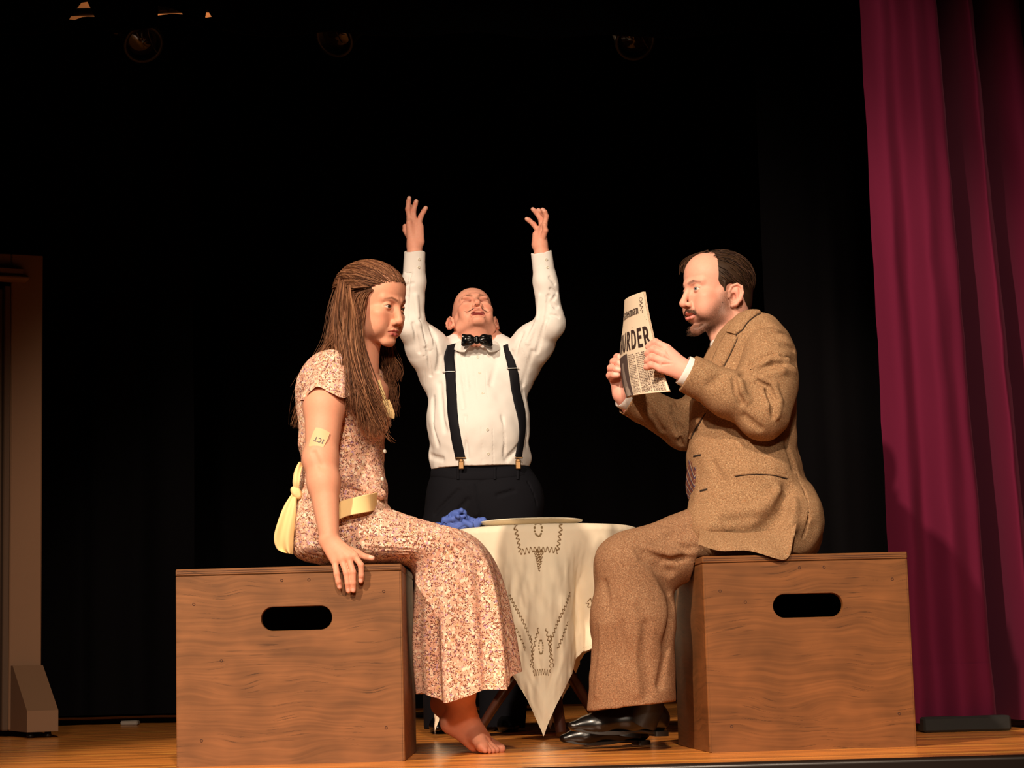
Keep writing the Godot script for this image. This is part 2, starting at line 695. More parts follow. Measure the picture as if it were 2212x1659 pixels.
# a small all-over print: pale ground, brown curls and leaves, dots of violet, ochre and white
func floral_image() -> Image:
	var s := 768
	var im := Image.create(s, s, false, Image.FORMAT_RGB8)
	im.fill(Color(0.89, 0.69, 0.59))
	var r := RandomNumberGenerator.new()
	r.seed = 12
	for k in 420:
		blob(im, r.randi() % s, r.randi() % s, r.randi_range(7, 17), Color(0.97, 0.88, 0.78), 0.8)
	for k in 300:
		blob(im, r.randi() % s, r.randi() % s, r.randi_range(6, 12), [Color(0.90, 0.62, 0.52), Color(0.86, 0.70, 0.46), Color(0.66, 0.52, 0.66), Color(0.85, 0.66, 0.58)][r.randi() % 4], 0.75)
	for k in 1750:
		var p := Vector2(r.randi() % s, r.randi() % s)
		var ang := r.randf() * TAU
		var turn := r.randf_range(0.12, 0.3) * (1 if r.randf() < 0.5 else -1)
		var col: Color = [Color(0.36, 0.18, 0.14), Color(0.42, 0.24, 0.16), Color(0.40, 0.22, 0.30), Color(0.50, 0.30, 0.16)][r.randi() % 4]
		var steps := r.randi_range(5, 12)
		for i in steps:
			p += Vector2(cos(ang), sin(ang)) * 2.2
			ang += turn
			blob(im, int(p.x), int(p.y), 1.6 + 1.9 * sin(PI * i / steps), col, 0.9)
	for k in 260:
		blob(im, r.randi() % s, r.randi() % s, 3.2, [Color(0.99, 0.94, 0.86), Color(0.45, 0.2, 0.18), Color(0.5, 0.34, 0.5)][r.randi() % 3], 0.9)
	return im

func blob(im: Image, cx: int, cy: int, rad: float, col: Color, al: float) -> void:
	var s := im.get_width()
	var k := int(ceil(rad))
	for dy in range(-k, k + 1):
		for dx in range(-k, k + 1):
			var d := sqrt(dx * dx + dy * dy)
			if d < rad:
				var x := posmod(cx + dx, s)
				var y := posmod(cy + dy, s)
				im.set_pixel(x, y, im.get_pixel(x, y).lerp(col, al * clampf(rad - d, 0.0, 1.0)))

func materials() -> void:
	var ply := ply_image(4)
	M.ply = tri_tex(mat(Color(0.92, 0.92, 0.92), 0.55, 0.35), ply, 1.35, Vector3(0.5, 0.15, 0.9))
	M.ply2 = tri_tex(mat(Color(0.88, 0.85, 0.79), 0.5, 0.35), ply_image(15), 1.35, Vector3(0.5, 0.16, 0.9))
	M.ply_edge = mat(Color(0.62, 0.40, 0.26), 0.7)
	M.ply_dark = mat(Color(0.26, 0.14, 0.08), 0.8)
	M.hole = mat(Color(0.05, 0.03, 0.02), 0.9)
	M.floor = mat(Color(1, 1, 1), 0.23, 0.5)
	M.floor.albedo_texture = ImageTexture.create_from_image(floor_image())
	M.floor.uv1_scale = Vector3(1, 1, 1)
	M.nosing = mat(Color(0.13, 0.09, 0.07), 0.3)
	M.black_cloth = mat(Color(0.052, 0.048, 0.054), 1.0, 0.0)
	M.black = mat(Color(0.03, 0.03, 0.03), 0.5)
	M.wall = mat(Color(0.78, 0.52, 0.34), 0.9)
	M.velvet = mat(Color(0.35, 0.095, 0.185), 0.95, 0.1)
	M.velvet.rim_enabled = true
	M.velvet.rim = 0.55
	M.velvet.rim_tint = 0.8
	M.flat_paint = mat(Color(0.48, 0.35, 0.25), 0.8)
	M.flat_dark = mat(Color(0.32, 0.23, 0.16), 0.8)
	M.tweed = tri_tex(mat(Color(0.97, 0.93, 0.90), 0.95, 0.1), tweed_image(), 6.5)
	M.trouser = tri_tex(mat(Color(0.90, 0.84, 0.83), 0.95, 0.1), M.tweed.albedo_texture.get_image(), 6.5, Vector3(0.3, 0.1, 0.5))
	M.floral = tri_tex(mat(Color(1, 1, 1), 0.85, 0.2), floral_image(), 4.2)
	M.skin = painted(0.52, 0.35)
	M.skin.subsurf_scatter_enabled = true
	M.skin.subsurf_scatter_strength = 0.12
	M.paint = painted(0.6, 0.3)
	M.hair = painted(0.55, 0.3)
	M.shine = painted(0.22, 0.5)
	M.white = mat(Color(0.90, 0.88, 0.86), 0.85, 0.2)
	M.navy = mat(Color(0.085, 0.085, 0.105), 0.85, 0.2)
	M.strap = mat(Color(0.07, 0.065, 0.085), 0.75, 0.3)
	M.satin = mat(Color(0.025, 0.025, 0.028), 0.25, 0.5)
	M.leather = mat(Color(0.03, 0.028, 0.028), 0.28, 0.5)
	M.sole = mat(Color(0.10, 0.085, 0.07), 0.5)
	M.brass = mat(Color(0.55, 0.42, 0.28), 0.45)
	M.brass.metallic = 0.9
	M.steel = mat(Color(0.75, 0.73, 0.70), 0.3)
	M.steel.metallic = 0.9
	M.yellow = mat(Color(0.94, 0.81, 0.58), 0.85, 0.2)
	M.plate = mat(Color(0.93, 0.89, 0.80), 0.3)
	M.blue = mat(Color(0.30, 0.40, 0.72), 0.7)
	M.dark_wood = mat(Color(0.22, 0.10, 0.06), 0.4)
	M.button = mat(Color(0.35, 0.23, 0.13), 0.35)
	M.pearl = mat(Color(0.85, 0.82, 0.76), 0.3)
	M.slit = mat(Color(0.16, 0.10, 0.06), 1.0)
	M.lens = mat(Color(0.12, 0.08, 0.06), 0.08)

# ---------------------------------------------------------------- the stage
# hanging cloth with soft pleats, hemmed at the foot
func curtain(called: String, label: String, x0: float, x1: float, y0: float, y1: float, z: float, pitch: float, depth: float, m: Material, sd: int, slant := 0.0, z1 := 999.0) -> MeshInstance3D:
	var n := noise(0.9, sd, 2)
	var cols := int((x1 - x0) / pitch * 12.0) + 2
	var rows := []
	for i in 15:
		var t := i / 14.0
		var row := PackedVector3Array()
		for j in cols:
			var s := float(j) / (cols - 1)
			var x := lerpf(x0, x1, s)
			var ph := x / pitch * TAU + 2.2 * n.get_noise_1d(x * 1.3)
			var amp := depth * (0.6 + 0.55 * n.get_noise_1d(x * 0.8 + 40.0)) * (0.75 + 0.25 * t)
			var zz := z if z1 > 900.0 else lerpf(z, z1, s)
			row.append(Vector3(x + slant * t, lerpf(y1, y0, t), zz + amp * (sin(ph) + 0.35 * sin(2.0 * ph + 0.8)) + 0.02 * n.get_noise_2d(x * 3.0, t * 4.0)))
		rows.append(row)
	var g := Geo.new()
	g.grid(rows, false, [], [], true)
	# the hem: a turned-up band, slightly thicker
	var back := []
	for k in [[14, 0.0], [14, -0.012], [13, -0.012]]:
		var row := PackedVector3Array()
		for j in cols: row.append(rows[k[0]][j] + Vector3(0, 0, k[1]))
		back.append(row)
	g.grid(back, false, [], [], true)
	var o := part(called, g.mesh(), m, self)
	tag(o, label, "curtain")
	return o

func room() -> void:
	var g := Geo.new()
	var z0 := -4.955
	var z1 := -13.2
	var rows := []
	var uvs := []
	for z in [z0, z1]:
		rows.append(PackedVector3Array([Vector3(-7, 0, z), Vector3(7, 0, z)]))
		uvs.append([Vector2(-7, z) * 1.05, Vector2(7, z) * 1.05])
	g.grid(rows, false, uvs, [], false)
	var f := struct("floor", "varnished honey wood stage floor reflecting the boxes", "floor", g.mesh(), M.floor)
	var s := Geo.new()
	s.box(Vector3(0, -0.151, -9.1), Vector3(14, 0.30, 8.2), 0.002)
	part("slab", s.mesh(), M.black, f, "dark underside of the stage")
	g = Geo.new()
	var pts := []
	for x in [-7.0, 7.0]:
		var row := PackedVector3Array()
		for k in 9:
			var an := PI * 0.5 * k / 8.0
			row.append(Vector3(x, -0.012 + 0.012 * cos(an), z0 + 0.012 * sin(an)))
		row.append(Vector3(x, -0.35, z0 + 0.012))
		pts.append(row)
	g.grid(pts)
	struct("trim_1", "dark rounded nosing along the front edge of the stage", "stage edge", g.mesh(), M.nosing)
	g = Geo.new()
	g.box(Vector3(0, 3.0, -13.3), Vector3(14, 6.6, 0.2), 0.01)
	struct("wall_back", "tan back wall of the stage, seen only above the black backdrop", "wall", g.mesh(), M.wall)
	g = Geo.new()
	g.box(Vector3(0, 6.3, -9.2), Vector3(14, 0.2, 8.4), 0.01)
	struct("ceiling", "dark ceiling over the stage", "ceiling", g.mesh(), M.black)

	curtain("backdrop_curtain", "black pleated backdrop across the rear of the stage", -4.6, 4.4, 0.012, P(300, 36, 11.9).y, -11.9, 0.42, 0.06, M.black_cloth, 2)
	curtain("black_curtain", "black side curtain hanging just behind the red curtain", 1.05, 3.0, 0.05, 4.6, -8.4, 0.34, 0.05, M.black_cloth, 5)
	curtain("black_curtain", "black side curtain standing between the door flat and the backdrop", -4.6, -1.62, 0.05, P(250, 38, 10.4).y, -10.4, 0.36, 0.05, M.black_cloth, 9)
	red_curtain()
	border()
	door_flat()
	lanterns()

func red_curtain() -> void:
	# pleats as in the photograph: distance of the cloth along x (metres from its free edge), how far it comes forward
	var prof := [[0.0, 0.03], [0.06, 0.075], [0.125, 0.045], [0.185, 0.09], [0.25, 0.06], [0.30, 0.045], [0.325, -0.05], [0.345, -0.24], [0.37, -0.25], [0.388, -0.05], [0.402, 0.02], [0.425, 0.06], [0.45, 0.03], [0.47, -0.02], [0.49, -0.18], [0.51, -0.18], [0.53, 0.0], [0.58, 0.06], [0.64, 0.03], [0.68, -0.1], [0.74, 0.0], [0.80, 0.06], [0.88, -0.08], [0.95, 0.04], [1.05, -0.06], [1.2, 0.04], [1.4, -0.05], [1.6, 0.03]]
	var way := []
	for p in prof: way.append(Vector3(p[0], 0, p[1]))
	var fold := spline(way, 241)
	var nz := noise(2.0, 8, 2)
	var rows := []
	for i in 40:
		var t := i / 39.0
		var y := lerpf(3.4, 0.036, t)
		var row := PackedVector3Array()
		for j in 241:
			var s := fold[j].x
			var fade := 0.8 + 0.2 * t
			var spread := lerpf(0.73, 1.02, t)
			row.append(Vector3(1.185 + s * spread + 0.004 * nz.get_noise_2d(s * 6.0, y * 2.0), y + (0.012 * nz.get_noise_1d(s * 5.0) if i == 39 else 0.0), -6.63 + fold[j].z * fade * 1.5 + 0.010 * nz.get_noise_2d(s * 4.0, y * 1.2)))
		rows.append(row)
	var g := Geo.new()
	g.grid(rows, false, [], [], true)
	var o := thing("red_curtain", "heavy burgundy velvet house curtain hanging in deep pleats", "curtain")
	part("cloth", g.mesh(), M.velvet, o)
	g = Geo.new()
	var hem := []
	for k in 3:
		var row := PackedVector3Array()
		for j in 241:
			var top: Vector3 = rows[37][j]
			var bot: Vector3 = rows[39][j]
			row.append([top + Vector3(0, 0, 0.003), top.lerp(bot, 0.5) + Vector3(0, 0, 0.012), bot + Vector3(0, -0.003, 0.004)][k])
		hem.append(row)
	g.grid(hem, false, [], [], true)
	part("hem", g.mesh(), M.velvet, o, "stitched hem of the red curtain")

# the black border hangs above; its foot dips and leaves three gaps to the lit wall
func border() -> void:
	var gaps := [[152.0, 176.0, 0.0], [158.0, 178.0, 18.0], [169.0, 186.0, 34.0]]
	var g := Geo.new()
	var z := 8.0
	var prof := [[-700, 75], [100, 78], [140, 60], [150, 36], [163, 14], [172, 0], [184, -4], [191, 10], [202, 34], [216, 56], [340, 60], [343, 15], [372, 22], [397, 34], [404, 60], [440, 60], [447, 21], [457, 36], [470, 60], [620, 74], [900, 70], [1300, 78], [1800, 66], [2900, 80]]
	var top := PackedVector3Array()
	var bot := PackedVector3Array()
	var back := PackedVector3Array()
	for i in prof.size() - 1:
		var steps := 3
		for k in steps:
			var x := lerpf(prof[i][0], prof[i + 1][0], k / float(steps))
			var y := lerpf(prof[i][1], prof[i + 1][1], k / float(steps))
			var q := P(x, y, z)
			q.z += 0.05 * sin(x * 0.02)
			bot.append(q)
			top.append(Vector3(q.x, 4.6, q.z))
			back.append(q + Vector3(0, 0, -0.02))
	g.grid([top, bot, back], false, [], [], true)
	var o := part("border_curtain", g.mesh(), M.black_cloth, self)
	tag(o, "black border cloth across the top with an uneven lower edge", "curtain")
	g = Geo.new()
	g.tube(PackedVector3Array([Vector3(-4.6, P(300, 33, 11.9).y + 0.03, -11.9), Vector3(4.4, P(300, 33, 11.9).y + 0.03, -11.9)]), PackedFloat32Array([0.024, 0.024]), 10)
	o = part("batten", g.mesh(), M.steel, self)
	tag(o, "thin pale pipe along the top edge of the black backdrop", "pipe")
	var work := OmniLight3D.new()
	work.name = "work_light"
	work.light_color = Color(1.0, 0.86, 0.68)
	work.light_energy = 0.75
	work.omni_range = 12.0
	work.omni_attenuation = 2.0
	work.light_size = 0.1
	work.shadow_enabled = true
	work.position = Vector3(-2.0, 4.9, -12.5)
	add_child(work)
	g = Geo.new()
	g.box(Vector3(-2.0, 5.08, -12.5), Vector3(0.2, 0.1, 0.2), 0.02)
	o = part("work_lamp", g.mesh(), M.black, self)
	tag(o, "black work lamp housing above the backdrop, behind the border", "lamp")

func door_flat() -> void:
	var o := thing("door_flat", "brown painted scenery door frame with a braced foot", "scenery", Vector3(0, 0, 0))
	var z := 8.8
	var corner := P(88, 1560, z)          # its outer right edge on the floor
	var yaw := 0.42
	var b := Basis(Vector3.UP, yaw)
	o.position = Vector3(corner.x, 0.025, corner.z)
	o.basis = b
	var g := Geo.new()
	g.box(Vector3(-0.065, 1.02, -0.03), Vector3(0.135, 2.04, 0.045), 0.005)
	part("stile", g.mesh(), M.flat_paint, o)
	g = Geo.new()
	g.box(Vector3(-0.66, 1.985, -0.031), Vector3(1.055, 0.11, 0.043), 0.005)
	part("head_rail", g.mesh(), M.flat_paint, o)
	g = Geo.new()
	g.box(Vector3(-0.66, 1.955, 0.01), Vector3(1.15, 0.035, 0.05), 0.008)
	g.box(Vector3(-0.66, 1.925, 0.015), Vector3(1.19, 0.022, 0.075), 0.008)
	part("cornice", g.mesh(), M.flat_paint, o)
	g = Geo.new()
	g.box(Vector3(-0.145, 0.95, -0.045), Vector3(0.028, 1.9, 0.06), 0.004)
	part("jamb", g.mesh(), M.flat_dark, o)
	g = Geo.new()
	g.box(Vector3(-0.60, 0.95, -0.07), Vector3(0.88, 1.88, 0.03), 0.004)
	var d := part("door_leaf", g.mesh(), M.flat_dark, o)
	for yy in [0.25, 0.95, 1.6]:
		g = Geo.new()
		g.box(Vector3(-0.6, yy, -0.052), Vector3(0.6, 0.45, 0.012), 0.005)
		part("panel", g.mesh(), M.flat_dark, d)
	# the foot: a wedge that runs forward from the stile
	g = Geo.new()
	var w0 := -0.126
	var w1 := 0.0
	var side := PackedVector2Array([Vector2(0, 0), Vector2(0, 0.27), Vector2(0.04, 0.27), Vector2(0.36, 0.085), Vector2(0.36, 0.0)])
	for k in side.size():
		var p := side[k]
		var q := side[(k + 1) % side.size()]
		var e := q - p
		g.quad(PackedVector3Array([Vector3(w0, p.y, p.x), Vector3(w1, p.y, p.x), Vector3(w1, q.y, q.x), Vector3(w0, q.y, q.x)]), Vector3(0, e.x, -e.y).normalized() * (1.0 if k > 0 else 1.0))
	for w in [w0, w1]:
		var pp := PackedVector3Array()
		for p in side: pp.append(Vector3(w, p.y, p.x))
		g.fan(pp, Vector3(-1 if w == w0 else 1, 0, 0))
	part("foot_brace", g.mesh(), M.flat_paint, o, "wedge-shaped wooden foot of the door frame")
	for x in [-0.1, -0.03]:
		g = Geo.new()
		g.lathe([Vector2(0, -0.025), Vector2(0.012, -0.025), Vector2(0.016, -0.015), Vector2(0.012, 0.0), Vector2(0, 0.0)], 10, Vector3(x, 0, 0.3))
		part("glide", g.mesh(), M.black, o)

func lanterns() -> void:
	var spots := [[298, 75, "dark stage lantern at upper left below the bright gaps, with a wire tether", 0.5], [742, 62, "dark stage lantern right of the one below the gaps, its cable looped", -0.5], [1362, 70, "faint round stage lantern, rightmost of the three overhead", 0.2]]
	for s in spots:
		var p := P(s[0], s[1], 8.6)
		var o := thing("stage_lantern", s[2], "stage light", p, s[3], "")
		var tilt := Basis(Vector3.RIGHT, 0.7)
		var g := Geo.new()
		g.lathe([Vector2(0.0, -0.11), Vector2(0.05, -0.105), Vector2(0.075, -0.07), Vector2(0.08, 0.08), Vector2(0.088, 0.085), Vector2(0.088, 0.10), Vector2(0.07, 0.10), Vector2(0.066, 0.07), Vector2(0.0, 0.06)], 28)
		var h := part("housing", g.mesh(), M.black, o)
		h.basis = tilt * Basis(Vector3.RIGHT, PI / 2)
		g = Geo.new()
		g.lathe([Vector2(0.0, 0.088), Vector2(0.03, 0.085), Vector2(0.064, 0.072)], 24)
		var l := part("lens", g.mesh(), M.lens, o)
		l.basis = h.basis
		g = Geo.new()
		var arc := PackedVector3Array()
		var rr := PackedFloat32Array()
		for k in 13:
			var an := PI * k / 12.0
			arc.append(Vector3(0.105 * cos(an), 0.15 * sin(an), 0))
			rr.append(0.007)
		g.tube(arc, rr, 8)
		g.tube(PackedVector3Array([Vector3(0, 0.15, 0), Vector3(0, P(700, -62, 8.6).y - p.y - 0.0245, 0)]), PackedFloat32Array([0.012, 0.012]), 8)
		for sx in [-0.1, 0.1]:
			g.box(Vector3(sx, 0, 0), Vector3(0.025, 0.025, 0.025), 0.004)
		part("yoke", g.mesh(), M.black, o)
		g = Geo.new()
		var loop := PackedVector3Array()
		rr = PackedFloat32Array()
		for k in 17:
			var t := k / 16.0
			loop.append(Vector3(-0.04 + 0.10 * t + 0.025 * sin(t * 6.0), 0.17 - 0.25 * t + 0.02 * cos(t * 9.0), 0.11 + 0.02 * sin(t * 5.0)))
			rr.append(0.0022)
		g.tube(loop, rr, 6)
		part("safety_cable", g.mesh(), M.steel, o)
	var g := Geo.new()
	g.tube(PackedVector3Array([Vector3(-3.0, P(700, -62, 8.6).y, -8.6), Vector3(3.0, P(700, -62, 8.6).y, -8.6)]), PackedFloat32Array([0.024, 0.024]), 10)
	var bar := part("lighting_bar", g.mesh(), M.black, self)
	tag(bar, "black pipe overhead that the stage lanterns hang from", "pipe")

# ---------------------------------------------------------------- boxes, table, newspaper
func box_thing(label: String, at: Vector3, turn: float, size: Vector3, m: Material) -> Node3D:
	var o := thing("plywood_box", label, "box", at, turn, "")
	var w := size.x
	var h := size.y
	var d := size.z
	var t := 0.018
	# top panel: three plies show along its edge
	var g := Geo.new()
	g.box(Vector3(0, h - t * 0.5, -d * 0.5), Vector3(w, t, d), 0.0025)
	var top := part("top_panel", g.mesh(), m, o)
	for k in 2:
		g = Geo.new()
		g.box(Vector3(0, h - t * (0.36 + 0.3 * k), 0.0001), Vector3(w - 0.006, 0.0013, 0.0012), 0.0003)
		part("ply_line", g.mesh(), M.ply_dark, top)
	# front panel with an oval hand hole
	var fw := w - 0.012
	var fh := h - t - 0.001
	g = Geo.new()
	var hole_c := Vector2(0.02 if turn == 0.0 else 0.002, h * 0.735)
	var hx := 0.062
	var hr := 0.031
	var inner := PackedVector2Array()
	var outer := PackedVector2Array()
	var nseg := 96
	for k in nseg:
		var an := TAU * k / nseg
		var dir := Vector2(cos(an), sin(an))
		inner.append(hole_c + Vector2(hx * signf(dir.x) if absf(dir.x) > 0.02 else 0.0, 0) + dir * hr)
		var sx := (fw * 0.5 - hole_c.x * signf(dir.x)) / maxf(absf(dir.x), 1e-6)
		var sy := ((fh - hole_c.y) if dir.y > 0.0 else hole_c.y) / maxf(absf(dir.y), 1e-6)
		outer.append(hole_c + dir * minf(sx, sy))
	for corner in [Vector2(fw * 0.5, 0), Vector2(fw * 0.5, fh), Vector2(-fw * 0.5, 0), Vector2(-fw * 0.5, fh)]:
		var best := 0
		for k in nseg:
			if outer[k].distance_to(corner) < outer[best].distance_to(corner): best = k
		outer[best] = corner
	var loop := func(e: float, z: float) -> PackedVector3Array:
		var row := PackedVector3Array()
		for k in nseg:
			var p := inner[k].lerp(outer[k], e)
			if e < 0.5:
				var away := (inner[k] - hole_c - Vector2(hx * signf(inner[k].x - hole_c.x), 0)).normalized()
				p = inner[k] + away * (0.05 * e)
			row.append(Vector3(p.x, p.y, z))
		return row
	g.grid([loop.call(1.0, -t), loop.call(1.0, -0.0005)], true)
	g.grid([loop.call(1.0, 0.0), loop.call(0.12, 0.0), loop.call(0.03, 0.0)], true)
	g.grid([loop.call(0.03, 0.0), loop.call(0.008, -0.002), loop.call(0.0, -0.006), loop.call(0.0, -t)], true)
	var front := part("front_panel", g.mesh(), m, o)
	for q in [[-0.42, 0.82], [0.42, 0.86], [-0.39, 0.13], [0.42, 0.17], [-0.03, 0.93], [0.09, 0.93], [-0.30, 0.53 if turn == 0.0 else 0.76]]:
		g = Geo.new()
		g.lathe([Vector2(0.0, -0.001), Vector2(0.0022, -0.001), Vector2(0.0028, 0.0006), Vector2(0.0038, 0.0006), Vector2(0.0042, -0.0002)], 12)
		var sc := part("screw", g.mesh(), M.ply_dark, front)
		sc.position = Vector3(q[0] * w, q[1] * h, 0.0004)
		sc.rotation.x = PI / 2
	for s: float in [-1.0, 1.0]:
		g = Geo.new()
		g.box(Vector3(s * (w * 0.5 - t * 0.5), fh * 0.5, -d * 0.5 - 0.0005), Vector3(t, fh, d - 0.003), 0.002)
		var sd := part("side_panel", g.mesh(), m, o)
		g = Geo.new()
		g.box(Vector3(s * (w * 0.5 - 0.0068), fh * 0.5, -0.0016), Vector3(0.0014, fh - 0.004, 0.002), 0.0003)
		part("ply_line", g.mesh(), M.ply_dark, sd)
	g = Geo.new()
	g.box(Vector3(0, fh * 0.5, -d + t * 0.5), Vector3(w - 2 * t - 0.002, fh, t), 0.002)
	part("back_panel", g.mesh(), M.ply_dark, o)
	return o

func props() -> void:
	var pl := P(628, 1651, 5.46)
	if want("box"):
		box_thing("brown plywood box the woman in the floral dress sits on", Vector3(pl.x, 0, -5.46), 0.0, Vector3(0.597, 0.515, 0.60), M.ply)
		var pr := P(1758, 1616, 5.49)
		box_thing("brown plywood box the man in the tweed suit sits on", Vector3(pr.x, 0, -5.49), 0.07, Vector3(0.552, 0.513, 0.56), M.ply2)
	if want("table"): table()
	# odds and ends on the floor by the curtains
	var g := Geo.new()
	var a := P(1990, 1585, 6.5)
	var b := P(2178, 1582, 6.5)
	g.box(Vector3((a.x + b.x) * 0.5, 0.024, -6.5), Vector3(b.x - a.x, 0.046, 0.10), 0.006)
	tag(part("floor_batten", g.mesh(), mat(Color(0.045, 0.04, 0.03), 0.8), self), "low dark wooden batten lying on the floor under the red curtain", "batten")
	g = Geo.new()
	var c := P(281, 1560, 10.2)
	g.box(Vector3(c.x, 0.012, -10.2), Vector3(0.085, 0.022, 0.06), 0.005)
	tag(part("floor_plate", g.mesh(), mat(Color(0.5, 0.46, 0.42), 0.6), self), "small pale plate on the floor at the foot of the black curtain", "plate")

const TABLE := Vector3(0.087, 0.0, -7.03)
const TABLE_R := 0.322
const TABLE_H := 0.692

func cloth_image() -> Image:
	var s := 1024
	var im := Image.create(s, s, false, Image.FORMAT_RGB8)
	im.fill(Color(0.925, 0.865, 0.745))
	var n := noise(0.01, 61, 3)
	for y in s:
		for x in s:
			var v := 1.0 + 0.035 * n.get_noise_2d(x, y)
			im.set_pixel(x, y, Color(minf(0.96 * v, 1), minf(0.90 * v, 1), minf(0.80 * v, 1)))
	return im

# drawn-thread stitching: a zigzag of loops between two points of the flat cloth
func stitches(im: Image, a: Vector2, b: Vector2, wide := 3.6, col := Color(0.42, 0.30, 0.17)) -> void:
	var len := a.distance_to(b)
	var dir := (b - a) / len
	var side := Vector2(-dir.y, dir.x)
	var s := 0.0
	while s < len:
		var q := a + dir * s + side * wide * sin(s * 0.55)
		blob(im, int(q.x), int(q.y), 1.6, col, 0.75)
		s += 0.6

